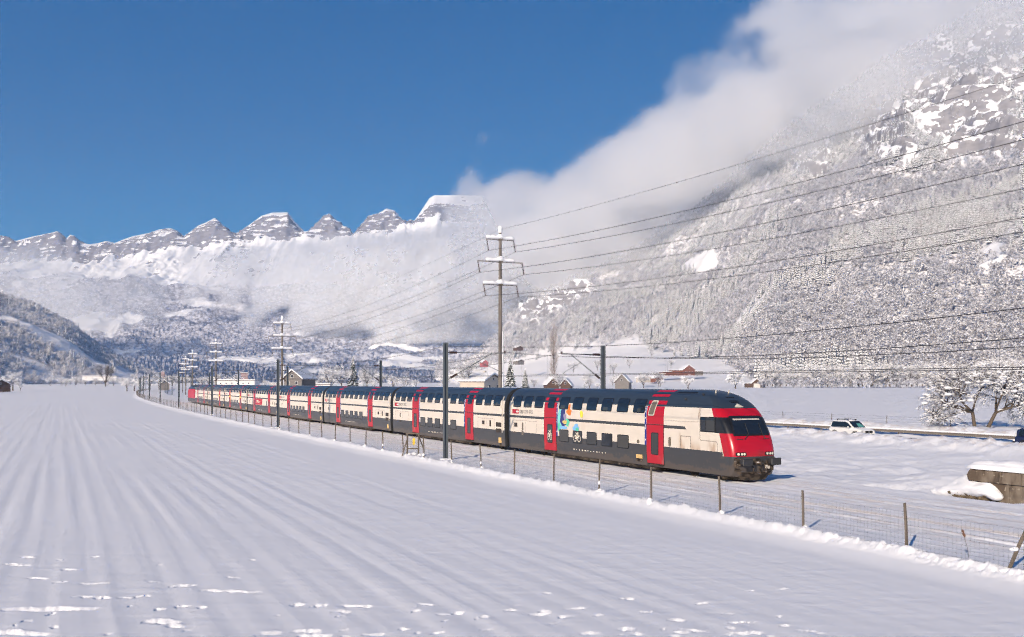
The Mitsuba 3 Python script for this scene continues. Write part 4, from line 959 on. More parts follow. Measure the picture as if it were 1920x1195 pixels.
for i, (xy, ((_, _), h)) in enumerate(zip(pxy, POLES)):
    d = (pxy[i - 1] - pxy[i]) if i else step_
    perp = np.array([d[1], -d[0]]) / np.linalg.norm(d); perp = perp if perp[0] > 0 else -perp
    lb = ['tall concrete power pole with three snow laden arms behind the leading coaches', 'snow topped power pole behind the middle of the train', 'snow topped power pole, third from the tall one', 'small snow topped power pole, fourth from the tall one', 'far snow topped power pole over the locomotive', 'farthest snow topped power pole of the line'][i]
    pole(h, i < 2, i + 40).place('power_pole', frame(xy, perp), lb, 'power pole', 'power poles of the line behind the train')
    P3 = lambda x, z: np.array([*(xy + perp * x), z])
    att.append([P3(0, h)] + [P3(s * (hw - .06) + .22, h + dz - 1.33) for dz, hw in ARMS for s in (-1, 1)])
nxt = [a + np.array([*step_, 0.2]) for a in att[0]]
names = ['earth wire', 'upper left phase', 'upper right phase', 'middle left phase', 'middle right phase', 'lower left phase', 'lower right phase']
for j in range(7):
    chain = [nxt[j]] + [a[j] for a in att]
    pts = []
    for k, (a, b) in enumerate(zip(chain[:-1], chain[1:])):
        for t in np.linspace(0, 1, 25)[:-1]:
            p = a + (b - a) * t; p = p - [0, 0, 4 * (1.5 if j else 1.0) * t * (1 - t)]; pts.append(p)
    wire('power_cable', f'thin power cable running up to the right from the tall pole, {ordinal[j]} from the top' if j else 'thinnest topmost cable running from the tip of the tall power pole', pts, .023 if j else .015, 'power cable', 'cables of the power line')

# ------------------------------------------------------------------ fence along the track
def railway_fence():
    k = thing('railway_fence', 'long wire mesh fence with thin weathered wooden posts between field and railway', 'fence')
    rng = np.random.default_rng(12)
    ss = -45.4 + 4.45 * np.arange(-2, 172)
    q0 = 9.62
    for i, s in enumerate(ss):
        b = rail_pt(s, q0 + .05 * rng.normal()); h = rng.uniform(1.35, 1.52)
        lean = rng.normal(0, .025, 2) * (1 if rng.random() < .8 else 3)
        m = tube([b + [0, 0, -.4], b + [lean[0] * .5, lean[1] * .5, h * .5], b + [lean[0] * h, lean[1] * h, h]], [.046, .044, .042], 6)
        p = obj('post', m, 'old_wood', k)
        if s < 60 and rng.random() < .75:
            obj('snow', cat(*[blob(b + [rng.normal(0, .05), rng.normal(0, .05), rng.uniform(0.02, .14)], (.11, .11, .11), i * 3 + j, .35, 1) for j in range(2)], *([blob(b + [lean[0] * .4, lean[1] * .4 - .03, rng.uniform(.2, .5)], (.055, .05, .09), i + 9, .3, 1)] if rng.random() < .6 else [])), 'snow_cap', p); labels[p + '__snow'] = {'kind': 'stuff'}
    hs = [.12, .24, .36, .5, .64, .8, .98, 1.16]
    fine = np.arange(-54, 130, 2.2)
    obj('wire_mesh', cat([tube([rail_pt(s, q0 + .05, z + .012 * math.sin(s * 1.3 + z * 9)) for s in fine], .0034, 3, False) for z in hs] + [tube([rail_pt(s, q0 + .05, .02), rail_pt(s, q0 + .05, 1.16)], .0024, 3, False) for s in np.arange(-54, 8, .15)]), 'cable', k)
    labels[k + '__wire_mesh'] = {'kind': 'stuff'}
    a, b = at(1888, 1071, 26.9), at(1932, 978, 26.9)
    obj('strut', tube([a + [0, 0, -.1], (a + b) / 2, b], [.05, .05, .048], 7), 'old_wood', k)
    labels[k + '__strut'] = {'label': 'leaning wooden strut at the near end of the fence'}
    obj('snow', cat(blob(a + (b - a) * .42 + [-.06, 0, .03], (.13, .09, .06), 3, .3), blob(a + [0, 0, .02], (.2, .15, .07), 4, .3)), 'snow_cap', k, smooth=True); labels[k + '__snow'] = {'kind': 'stuff'}
railway_fence()
def trestle():
    k = thing('trestle_stand', 'weathered wooden trestle with a yellow arrow tag beside the fence', 'trestle')
    o = rail_pt(-2.0, 9.3); d = np.array([0.42, -0.9, 0]); n = np.array([.9, .42, 0]); up = np.array([0, 0, 1])
    P = lambda u, v, z: o + n * 0 + np.array([1, 0, 0]) * u + np.array([0, 1, 0]) * v + up * z
    obj('leg', tube([P(-.42, 0, -.1), P(-.40, 0, 1.55)], .06, 6), 'old_wood', k); obj('leg', tube([P(.34, 0, -.1), P(.36, 0, 1.55)], .06, 6), 'old_wood', k)
    obj('strut', tube([P(-.75, -.1, 0), P(-.42, 0, 1.15)], .045, 6), 'old_wood', k); obj('strut', tube([P(.66, .5, .45), P(.38, 0, 1.3)], .045, 6), 'old_wood', k)
    obj('crossbar', box(*P(-.02, 0, 1.52), .98, .07, .08), 'old_wood', k); obj('crossbar', box(*P(-.02, 0, .5), .86, .06, .07), 'old_wood', k)
    t = sg.Polygon([(0, .62), (.10, .74), (.10, 1.0), (.14, 1.0), (.02, 1.16), (-.10, 1.0), (-.06, 1.0), (-.06, .74)])
    m = trimesh.creation.extrude_polygon(t, .02, engine='earcut'); v = m.vertices.copy(); m.vertices = np.stack([v[:, 0], -v[:, 2], v[:, 1]], 1) + P(.02, -.06, .1)
    obj('arrow_tag', m, 'yellow_paint', k)
    rng = np.random.default_rng(5)
    obj('snow', cat(*[blob(P(rng.uniform(-.6, .9), rng.uniform(-.3, .2), rng.uniform(0, .12)), rng.uniform(.08, .2, 3), i, .4, 2) for i in range(9)]), 'snow_cap', k, smooth=True); labels[k + '__snow'] = {'kind': 'stuff'}
trestle()
def weed():
    k = thing('dry_weed', 'dried brown weed stalk poking out of the snow behind the near fence', 'plant')
    a = at(1818, 1052, 28.6); b = at(1806, 1003, 28.6)
    obj('stem', tube([a - [0, 0, .1], (a + b) / 2 + [.03, 0, 0], b], .007, 4), 'old_wood', k)
    obj('seed_head', cat(blob(b + [0, 0, .06], (.024, .022, .08), 1, .4), blob(b + [.04, 0, -.02], (.022, .022, .06), 2, .4), blob(b + [-.03, 0, .12], (.018, .018, .04), 3, .4)), 'dry_head', k)
mat('dry_head', (0.16, 0.07, 0.035), 0.8)
weed()
# ------------------------------------------------------------------ beyond the railway: road, cars, crash barrier, field fence, concrete wall
mat('car_white', (0.74, 0.73, 0.70), 0.25, 0.6, clearcoat=0.6); mat('car_blue', (0.012, 0.02, 0.07), 0.2, 0.6, clearcoat=0.8)
mat('car_glass', (0.012, 0.018, 0.022), 0.05, 0.8); mat('green_glass', (0.10, 0.30, 0.27), 0.1, 0.7); mat('tyre', (0.02, 0.02, 0.02), 0.8); mat('chrome', (0.5, 0.5, 0.5), 0.25, 0.7, metallic=0.8)
def suv(paint):
    P = Proto()
    def loft(secs):
        """secs: (x, half width, z0, z1, corner) rounded-box sections skinned along x."""
        n = 28; V = []
        for x, w, z0, z1, r in secs:
            a = np.linspace(0, 2 * np.pi, n, endpoint=False)
            e = 2 / (2 + 6 * (1 - r))
            c, s = np.cos(a), np.sin(a)
            V.append(np.stack([np.full(n, x), np.sign(c) * np.abs(c) ** e * w, (z0 + z1) / 2 + np.sign(s) * np.abs(s) ** e * (z1 - z0) / 2], 1))
        k = len(V); f = grid_faces(k, n, True); f = np.vstack([f[:, [0, 2, 1]], f[:, [0, 3, 2]]])
        V = np.vstack(V + [V[0].mean(0, keepdims=True), V[-1].mean(0, keepdims=True)]); i = np.arange(n)
        f = np.vstack([f, np.stack([np.full(n, k * n), i, (i + 1) % n], 1), np.stack([np.full(n, k * n + 1), (k - 1) * n + (i + 1) % n, (k - 1) * n + i], 1)])
        return trimesh.Trimesh(V, f, process=False)
    P.add('body', cat(loft([(-2.42, .80, .50, .95, .6), (-2.36, .88, .42, 1.12, .45), (-2.1, .95, .34, 1.18, .3), (-1, .97, .32, 1.17, .25), (.7, .97, .32, 1.15, .25), (1.1, .97, .34, 1.14, .25), (1.7, .95, .36, 1.09, .28), (2.2, .90, .40, 1.02, .4), (2.40, .80, .46, .90, .6)]),
                      loft([(-2.34, .72, 1.0, 1.16, .4), (-2.2, .80, 1.0, 1.72, .3), (-1.9, .80, 1.0, 1.84, .35), (-.6, .80, 1.0, 1.88, .35), (.25, .79, 1.0, 1.84, .4), (.75, .78, 1.0, 1.45, .4), (1.22, .78, 1.0, 1.13, .4)])), paint, smooth=40)
    for a, b in ((-2.05, -1.05), (-1.0, -.1), (-.05, .8)):
        top = lambda x: 1.74 if x < .1 else 1.74 - (x - .1) * .62
        for s in (-1,):
            m = trimesh.convex.convex_hull(np.array([(a + (.12 if a < -2 else 0), s * y, z) for y, z in ((.80, 1.22), (.985, 1.22))] + [(b, s * y, z) for y, z in ((.80, 1.22), (.985, 1.22))] + [(x, s * y, top(x)) for x in (a + (.2 if a < -2 else .02), min(b, .35)) for y in (.7, .835)]))
            P.add('side_window', m, 'car_glass')
    P.add('windscreen', trimesh.convex.convex_hull(np.array([(.36, y, 1.80) for y in (-.66, .66)] + [(1.16, y, 1.18) for y in (-.74, .74)] + [(.3, y, 1.70) for y in (-.66, .66)] + [(1.05, y, 1.15) for y in (-.74, .74)])), 'car_glass')
    P.add('sun_sheet', trimesh.convex.convex_hull(np.array([(.66, y, 1.585) for y in (-.02, .40)] + [(1.10, y, 1.245) for y in (-.10, .62)] + [(.64, y, 1.565) for y in (-.02, .40)] + [(1.08, y, 1.225) for y in (-.10, .62)])), 'green_glass')
    R = trimesh.transformations.rotation_matrix(np.pi / 2, [1, 0, 0])
    for x in (-1.42, 1.45):
        for y in (-.86, .86):
            c = trimesh.creation.cylinder(.38, .26, 22, transform=R); c.apply_translation((x, y, .38))
            w = P.add('wheel', c, 'tyre')
            c = trimesh.creation.cylinder(.24, .275, 14, transform=R); c.apply_translation((x, y, .38)); P.add('rim', c, 'chrome', w)
    for x in (-1.42, 1.45): [P.add('wheel_arch', tube([[x + .47 * math.cos(t), s * .955, .38 + .45 * math.sin(t)] for t in np.linspace(0, np.pi, 12)], .045, 5), 'tyre') for s in (-1, 1)]
    P.add('grille', box(2.37, 0, .76, .1, 1.0, .26, ch=.03), 'tyre'); P.add('badge', box(2.43, 0, .77, .03, .2, .12, ch=.01), 'chrome'); P.add('number_plate', box(2.44, 0, .53, .03, .5, .11), 'white_print')
    for y in (-.70, .70): P.add('headlight', cat(box(2.27, y, .80, .22, .34, .24, ch=.06)), 'chrome')
    for y in (-.52, .52): P.add('rack_rail', cat(tube([[-1.6, y, 1.98], [.1, y, 1.97]], .03, 6), box(-1.45, y, 1.91, .1, .08, .16), box(0, y, 1.9, .1, .08, .16)), 'tyre')
    for y in (-1, 1): P.add('mirror', cat(box(.62, y * 1.07, 1.22, .14, .22, .16, ch=.04)), paint)
    P.add('bumper', cat(box(2.36, 0, .48, .16, 1.5, .16, ch=.05)), 'tyre')
    P.add('snow', cat(blob((-.7, 0, 1.89), (1.0, .5, .06), 3, .3)), 'snow_cap', smooth=True)
    return P
def road_matrix(p, back=False):
    th = TH0; d = np.array([-math.sin(th), -math.cos(th)])
    return frame(p, -d if back else d, -.74)
white_suv = suv('car_white')
white_suv.place('white_car', road_matrix(at(1597, 800, 105)), 'white off road car with roof rack driving on the snowy road', 'car')
suv('car_blue').place('blue_car', road_matrix(at(1962, 800, 86)), 'dark blue car just entering the frame on the road', 'car')
# crash barrier
mat('barrier_steel', proc(lambda p, n, uv: mix((0.25, 0.22, 0.19), (0.15, 0.125, 0.105), fbm(p.x * 2.2, p.y * 2.2, p.z * 9, 3))), 0.5, 0.4)
def barrier():
    k = thing('crash_barrier', 'long grey brown steel crash barrier along the far side of the road', 'crash barrier')
    ss = np.arange(-95, 420, 3.0)
    prof = [(0, -.36), (.05, -.30), (.05, -.24), (-.02, -.18), (.05, -.11), (.05, -.05), (0, 0), (-.05, 0), (-.05, -.36)]
    V = np.stack([rail_pt(ss, -50.9 + a, .02 + b + 0 * ss) for a, b in prof], 1)
    f = grid_faces(len(ss), len(prof), True)
    obj('rail', (V.reshape(-1, 3), f), 'barrier_steel', k)
    for i, s in enumerate(np.arange(-94, 190, 6.0)): obj('post', box(*rail_pt(s, -51.03, -.45), .12, .12, .9, rz=.43), 'barrier_steel', k)
    xs = np.arange(-95, 300, 1.0); r = .07 + .07 * meshkit.fbm(np.c_[xs / 3, xs * 0, xs * 0], 3, 5)
    obj('snow', tube(rail_pt(xs, -50.9, .03 + 0 * xs), r, 6), 'snow_cap', k, smooth=True)
    labels[k + '__snow'] = {'label': 'strip of snow lying on the rail'}
barrier()
def delineator():
    k = thing('road_marker', 'short white roadside marker post at the right end of the road', 'marker post')
    p = at(1901, 836, 84); p[2] = -.5
    obj('post', box(*(p + [0, 0, .3]), .16, .12, 1.1, ch=.03), 'white_print', k); obj('band', box(*(p + [0, 0, .62]), .165, .125, .16), 'dark_print', k)
delineator()
def field_fence():
    k = thing('field_fence', 'thin post and wire fence in the white field behind the road', 'fence')
    ss = np.arange(-100, 330, 9.6); rng = np.random.default_rng(4)
    for s in ss: obj('post', tube([rail_pt(s, -60, -.3), rail_pt(s, -60 + rng.normal(0, .03), 1.05)], .045, 5), 'old_wood', k)
    obj('wire', cat([tube([rail_pt(s, -60, z) for s in np.arange(-100, 330, 4.8)], .008, 3, False) for z in (.35, .65, .95)]), 'cable', k)
field_fence()
def wall_tex(p, n, uv):
    a = fbm(p.x * 2.5, p.y * 2.5, p.z * 0.9, 4); b = noise(p.x * 9, p.y * 9, p.z * 9)
    c = mix((0.12, 0.09, 0.066), (0.24, 0.195, 0.15), smoothstep(0.35, 0.65, a))
    c = mix(c, (0.055, 0.042, 0.033), smoothstep(0.56, 0.74, fbm(p.x * 5.3, p.y * 5.3, p.z * 0.8, 4)) * 0.9)
    return mix(c, (0.42, 0.37, 0.29), smoothstep(0.80, 0.9, b) * 0.6)
mat('old_concrete', proc(wall_tex), 0.9, 0.1)
mat('rubble', proc(lambda p, n, uv: mix((0.06, 0.045, 0.033), (0.22, 0.17, 0.11), fbm(p.x * 5, p.y * 5, p.z * 5, 2))), 0.9, 0.1)
def culvert():
    k = thing('concrete_wall', 'stained brown concrete culvert wall with thick snow on top at the right edge', 'wall')
    d = np.array([math.sin(-TH0), -math.cos(TH0), 0]); n = np.array([math.cos(TH0), -math.sin(TH0), 0]); up = np.array([0, 0, 1.0])
    o = rail_pt(-31.9, -8.75)
    P = lambda u, v, z: o + d * u + n * v + up * z
    ang = math.atan2(d[1], d[0])
    def slab(u0, u1, z0, z1, v0, v1, name, cut=0.0):
        pts = [P(u0 + cut, v, z1) for v in (v0, v1)] + [P(u1, v, z) for v in (v0, v1) for z in (z0, z1)] + [P(u0, v, z0 + (z1 - z0) * .45) for v in (v0, v1)] + [P(u0 + .12 * (cut > 0) , v, z0) for v in (v0, v1)]
        return obj(name, trimesh.convex.convex_hull(np.array(pts)), 'old_concrete', k)
    u = 0.0
    for i, L in enumerate((1.02, 1.0, 1.05, 1.0, 1.0, 1.0, 1.0, 1.0)):
        slab(u + .012, u + L - .012, .20, .80, -.13, .5, 'coping_block', .22 if i == 0 else 0); u += L
    u = .35
    for i, L in enumerate((.95, 1.05, 1.1, 1.0, 1.0, 1.0, 1.0, 1.0)):
        slab(u + .012, u + L - .012, -1.0 if i > 1 else -1.5, .185, -.02, .5, 'wall_block'); u += L
    obj('opening', cat(box(*P(2.9, .25, -1.3), 2.0, .5, .64, rz=ang)), 'black_rubber_and_shade', k)  # solid black block, its colour painting the darkness inside the culvert mouth
    obj('sill', trimesh.convex.convex_hull(np.array([P(1.75, -.10, -1.7), P(1.75, -.10, -1.0), P(2.45, -.10, -1.05), P(2.75, -.10, -1.35), P(2.8, -.10, -1.7), P(1.75, .3, -1.7), P(1.75, .3, -1.0), P(2.45, .3, -1.05), P(2.75, .3, -1.35), P(2.8, .3, -1.7)])), 'rubble', k)
    # snow lying on the coping, bulging over its edge
    us = np.linspace(-.25, 9, 60); n_ = 12; V = []
    hh = (.34 + .2 * meshkit.fbm(np.c_[us / .6, us * 0, us * 0], 3, 3)) * np.sqrt(np.clip((us + .26) / .6, 0.0, 1))
    for u_, h_ in zip(us, hh):
        a = np.linspace(0, np.pi, n_)
        V.append(np.stack([P(u_, .40 - (.22 + .40 * min(1, h_ / .4)) * math.cos(t), .785 + h_ * math.sin(t) ** .7) for t in a]))
    V = np.array(V); obj('snow', (V.reshape(-1, 3), grid_faces(len(us), n_)), 'snow_cap', k, smooth=True)
    m = thing('stone_revetment', 'dark rubble stones under an overhanging lobe of snow left of the concrete wall', 'stone bank')
    rng = np.random.default_rng(8); st = []
    for u_ in np.arange(-.75, 1.35, .17):
        for z in (-.42, -.60, -.78, -.96): st.append(blob(P(u_ + rng.normal(0, .04), -.25 + rng.normal(0, .05), z - .04 * u_ * 0 + rng.normal(0, .02)), rng.uniform(.07, .13, 3), int(rng.integers(999)), .3, 1))
    obj('stone', cat(st), 'rubble', m); labels[m + '__stone'] = {'kind': 'stuff'}
    lob = []
    for u_, v_, z_, r in ((-3.2, .4, -.55, (1.0, .6, .28)), (-2.2, .3, -.38, (1.1, .75, .34)), (-1.2, .25, -.25, (1.0, .8, .40)), (-.4, .15, -.22, (.75, .7, .40)), (-1.4, 1.0, .0, (1.6, 1.0, .5)), (-.2, 1.0, .35, (1.2, .9, .5)), (.3, -.05, -.42, (.42, .36, .30))):
        b_ = blob((0, 0, 0), r, int(10 + abs(u_ * 7)), .12, 3, 1.1); b_.apply_transform(trimesh.transformations.rotation_matrix(ang, [0, 0, 1])); b_.apply_translation(P(u_ + 1.45, v_ - .1, z_)); lob.append(b_)
    import manifold3d as m3
    U = m3.Manifold()
    for b_ in lob: U = U + m3.Manifold(m3.Mesh(np.asarray(b_.vertices, np.float32), np.asarray(b_.faces, np.uint32)))
    q_ = U.refine_to_length(.12).to_mesh(); u_ = trimesh.Trimesh(q_.vert_properties[:, :3], q_.tri_verts)
    trimesh.smoothing.filter_taubin(u_, .6, -.35, 60)
    u_.vertices += u_.vertex_normals * ((meshkit.fbm(u_.vertices / .45, 3, 4) - .5) * .12)[:, None]
    obj('snow', u_, 'snow_cap', m, smooth=True)
    h = blob((0, 0, 0), (2.6, 1.3, 1.0), 31, .06, 4, .9); h.apply_transform(trimesh.transformations.rotation_matrix(ang, [0, 0, 1])); h.apply_translation(P(5.1, -1.7, -1.36))
    tag(obj('snow_mound', h, 'snow_cap', None, True), 'smooth round mound of snow in front of the concrete wall', 'snow mound')
culvert()

# ------------------------------------------------------------------ houses and barns
mat('barn_wood', proc(lambda p, n, uv: mix((0.07, 0.042, 0.03), (0.15, 0.10, 0.075), fbm(p.x * 1.2, p.y * 1.2, p.z * 4, 3))), 0.85, 0.2)
mat('grey_wood', proc(lambda p, n, uv: mix((0.16, 0.145, 0.135), (0.26, 0.24, 0.225), fbm(p.x * 1.2, p.y * 1.2, p.z * 4, 3))), 0.85, 0.2)
mat('red_wall', proc(lambda p, n, uv: mix((0.17, 0.07, 0.052), (0.25, 0.115, 0.085), fbm(p.x * .8, p.y * .8, p.z * 2, 3))), 0.85, 0.2)
mat('plaster', proc(lambda p, n, uv: mix((0.62, 0.55, 0.46), (0.50, 0.44, 0.37), fbm(p.x * .7, p.y * .7, p.z * .7, 3))), 0.9, 0.2)
mat('pink_wall', (0.36, 0.26, 0.25), 0.9); mat('bright_red', (0.42, 0.14, 0.15), 0.8); mat('white_wall', (0.68, 0.67, 0.66), 0.8); mat('roof_tile', (0.10, 0.06, 0.05), 0.8); mat('house_glass', (0.03, 0.035, 0.045), 0.1, 0.6); mat('door_white', (0.62, 0.60, 0.57), 0.7)
def house(name, label, px, py, Y, w, l, h, rise, wallm, turn=0.0, snow=.4, door=None, wins=2, wings=(), category='house', flat=False, roofm='roof_tile', chimney=False, sink=0.6, group=None):
    """Gable end (width w) faces local -y; l is the depth. turn: degrees the gable turns from facing the camera."""
    k = thing(name, label, category, group)
    o = at(px, py, Y); M = trimesh.transformations.rotation_matrix(math.radians(turn), [0, 0, 1]); M[:3, 3] = o
    def put_(n, m, bs, par=k, **kw): m = m.copy(); m.apply_transform(M); return obj(n, m, bs, par, **kw)
    g = sg.Polygon([(-w / 2, -sink), (w / 2, -sink), (w / 2, h), (0, h + (0 if flat else rise)), (-w / 2, h)])
    m = trimesh.creation.extrude_polygon(g, l, engine='earcut'); v = m.vertices.copy(); m.vertices = np.stack([v[:, 0], l - v[:, 2], v[:, 1]], 1); m.fix_normals()
    put_('wall', m, wallm)
    ov = .5
    if flat:
        r = put_('roof', box(0, l / 2, h + .12, w + 2 * ov, l + 2 * ov, .22), roofm); put_('snow', box(0, l / 2, h + .23 + snow / 2, w + 2 * ov - .1, l + 2 * ov - .1, snow, ch=.12), 'snow_cap', r)
    else:
        sl = math.atan2(rise, w / 2)
        def slab(off, th, grow): 
            q = [(-(w / 2 + ov + grow), h - math.tan(sl) * (ov + grow) + off), (0, h + rise + off), (w / 2 + ov + grow, h - math.tan(sl) * (ov + grow) + off)]
            p = sg.Polygon(q + [(x, z + th) for x, z in q[::-1]])
            m = trimesh.creation.extrude_polygon(p, l + 2 * ov + 2 * grow, engine='earcut'); v = m.vertices.copy(); m.vertices = np.stack([v[:, 0], l + ov + grow - v[:, 2], v[:, 1]], 1); m.fix_normals(); return m
        r = put_('roof', slab(.02, .16, 0), roofm); put_('snow', slab(.19, snow, .04), 'snow_cap', r)
        if chimney: put_('chimney', box(w * .2, l * .5, h + rise * .8 + .8, .7, .7, 1.8), 'plaster', r)
    n = wins
    for i in range(n):
        x = (i - (n - 1) / 2) * w / max(n, 1) * .85
        if door is not None and abs(x) < 1.0: continue
        f = put_('window', box(x, -.03, h * .58, min(1.1, w * .14), .08, 1.2), 'white_wall'); put_('pane', box(x, -.06, h * .58, min(.9, w * .11), .06, 1.0), 'house_glass', f)
    if not flat and rise > 2 and door is None: f = put_('window', box(0, -.03, h + rise * .3, 1.0, .08, 1.0), 'white_wall'); put_('pane', box(0, -.06, h + rise * .3, .8, .06, .8), 'house_glass', f)
    if door: put_('door', box(0, -.05, door[1] / 2, door[0], .12, door[1], ch=.02), door[2])
    for (x0, x1, hh, mm) in wings:
        wg = put_('side_wing', box((x0 + x1) / 2, l * .5, hh / 2 - sink / 2, x1 - x0, l * .8, hh + sink), mm); put_('wing_roof', box((x0 + x1) / 2, l * .5, hh + .1, x1 - x0 + .5, l * .8 + .6, .18), roofm, wg); put_('wing_snow', box((x0 + x1) / 2, l * .5, hh + .19 + snow * .5, x1 - x0 + .4, l * .8 + .5, snow, ch=.1), 'snow_cap', wg)
    return k
house('barn', 'dark timber barn with white door and side wings in the field right of the train', 1419, 727, 750, 6.2, 9, 3.6, 2.6, 'barn_wood', 0, .5, (4.6, 3.0, 'door_white'), 0, ((-7.2, -3.1, 2.8, 'barn_wood'), (3.1, 6.4, 2.5, 'barn_wood')), 'barn')
house('farmhouse', 'long low reddish brown farm building on the snowy pasture', 1292, 703, 1000, 12, 12, 5.0, 4.2, 'red_wall', 12, .5, None, 3, ((-17, -6, 4.2, 'red_wall'), (-27, -17, 2.6, 'red_wall'), (6, 15, 3.2, 'grey_wood')), 'farm building')
house('gable_house', 'grey gabled house behind the train roof beside the mast', 1166, 733, 480, 6.4, 10, 4.2, 3.4, 'grey_wood', -14, .45, None, 0)
house('white_roof_house', 'pale plaster house with broad snow roof beside the tall power pole', 925, 738, 330, 12, 9, 3.9, 2.2, 'plaster', 62, .5, None, 2, chimney=True)
house('grey_gable_house', 'wide grey gabled house above the roofs of the middle coaches', 548, 729, 330, 6.6, 11, 3.2, 2.6, 'grey_wood', -12, .45, None, 2)
house('dark_gable_hut', 'small dark hut with steep snowy gable behind the train', 574, 728, 390, 2.6, 5, 1.6, 1.9, 'barn_wood', 0, .4, None, 0, ((-14, -1.4, 1.5, 'white_wall'), (1.4, 9, 1.4, 'white_wall')))
house('red_house', 'small bright red house on the far slope left of the pole', 910, 687, 900, 5.5, 6, 3.4, 2.0, 'bright_red', 25, .3, None, 1, roofm='bright_red')
house('hillside_chalet', 'dark chalet on the far hillside, upper of two', 975, 657, 1500, 11, 10, 3.5, 3.0, 'barn_wood', 35, .5, None, 2)
house('hillside_chalet', 'dark chalet on the far hillside, lower of two', 977, 683, 1150, 9, 9, 3.0, 2.2, 'grey_wood', 40, .5, None, 2)
house('alpine_hut', 'tiny dark hut at the edge of the clearing on the wooded slope', 1283, 543, 2250, 10, 8, 4.0, 3.6, 'barn_wood', 10, .5, None, 0, category='hut')
house('field_barn', 'dark weathered barn with snow roof at the left edge', 2, 733, 560, 11, 14, 3.2, 2.6, 'barn_wood', 58, .5, None, 0, category='barn')
house('wooden_shed', 'small grey shed behind the bend of the empty track', 309, 730, 560, 4.6, 6, 2.8, 1.8, 'grey_wood', 20, .4, None, 0, category='shed')
house('long_hall', 'long pale hall with a row of openings at the far edge of the field', 186, 713, 1400, 46, 12, 5.0, 0, 'white_wall', 2, .7, None, 9, flat=True, category='hall')
house('flat_hall', 'low flat roofed hall behind the train left of the second power pole', 440, 727, 860, 34, 14, 6.0, 0, 'white_wall', -4, .8, None, 6, flat=True, category='hall')
house('tall_block', 'pinkish tower block in the distance behind the train', 458, 718, 1500, 10, 10, 14, 0, 'pink_wall', 15, .8, None, 3, flat=True)
house('pale_tower', 'slim pinkish tower building far behind the bend', 305, 716, 1650, 5, 6, 15, 2.5, 'pink_wall', 10, .5, None, 1, category='tower')
house('twin_gable_house', 'dark house with two gables half hidden by a snowy tree', 1037, 736, 450, 5.0, 8, 3.6, 2.6, 'barn_wood', 10, .5, None, 0)
house('twin_gable_house', 'dark gable right of the snowy tree below the poplar', 1060, 735, 450, 4.4, 7, 3.0, 2.6, 'barn_wood', -12, .5, None, 0)
house('village_house', 'low house with snowed in roof among the trees right of the mast', 1212, 716, 900, 9, 9, 3.4, 2.6, 'plaster', 30, .5, None, 2)
house('village_house', 'brown roofed house among bushes at the foot of the pasture', 1235, 716, 960, 10, 8, 3.2, 2.4, 'red_wall', 30, .4, None, 2)

# ------------------------------------------------------------------ single trees
def grow(rng, base, d, L, r, depth, segs, spread_=.55, droop=0.0, kids=(2, 4), keep=.72, up=.12):
    n = 3 if depth > 1 else 2
    p = np.array(base, float); d = np.array(d, float)
    for i in range(n):
        d = d + rng.normal(0, .16, 3) + [0, 0, up * (depth > 2) - droop * (depth <= 2)]; d /= np.linalg.norm(d)
        q = p + d * L / n; r1 = r * (1 - .38 * (i + 1) / n)
        segs.append((p, q, r * (1 - .38 * i / n), r1, depth)); p = q
        if depth > 0 and (i > 0 or depth < 3):
            for _ in range(int(rng.integers(1, 3))):
                e = d + rng.normal(0, spread_, 3); e /= np.linalg.norm(e)
                grow(rng, p, e, L * keep * rng.uniform(.7, 1.1), r1 * .68, depth - 1, segs, spread_, droop, kids, keep, up)
    if depth > 0:
        for _ in range(int(rng.integers(*kids))):
            e = d + rng.normal(0, spread_, 3); e /= np.linalg.norm(e)
            grow(rng, p, e, L * keep * rng.uniform(.75, 1.1), r1 * .8, depth - 1, segs, spread_, droop, kids, keep, up)
def seg_mesh(S, sides):
    a, b = np.array([s[0] for s in S]), np.array([s[1] for s in S]); ra, rb = np.array([s[2] for s in S]), np.array([s[3] for s in S])
    d = b - a; d /= np.linalg.norm(d, axis=1, keepdims=True) + 1e-9
    x = np.cross(d, np.where(np.abs(d[:, 2:]) < .9, [0, 0, 1.], [1., 0, 0])); x /= np.linalg.norm(x, axis=1, keepdims=True); y = np.cross(d, x)
    an = np.arange(sides) * 2 * np.pi / sides
    ring = np.cos(an)[None, :, None] * x[:, None] + np.sin(an)[None, :, None] * y[:, None]
    V = np.concatenate([a[:, None] + ring * ra[:, None, None], b[:, None] + ring * rb[:, None, None]], 1).reshape(-1, 3)
    k = np.arange(sides); f = np.stack([k, (k + 1) % sides, sides + (k + 1) % sides, sides + k], 1)
    F = (np.arange(len(S)) * 2 * sides)[:, None, None] + f[None]
    F = F.reshape(-1, 4); return trimesh.Trimesh(V, np.vstack([F[:, [0, 2, 1]], F[:, [0, 3, 2]]]), process=False)
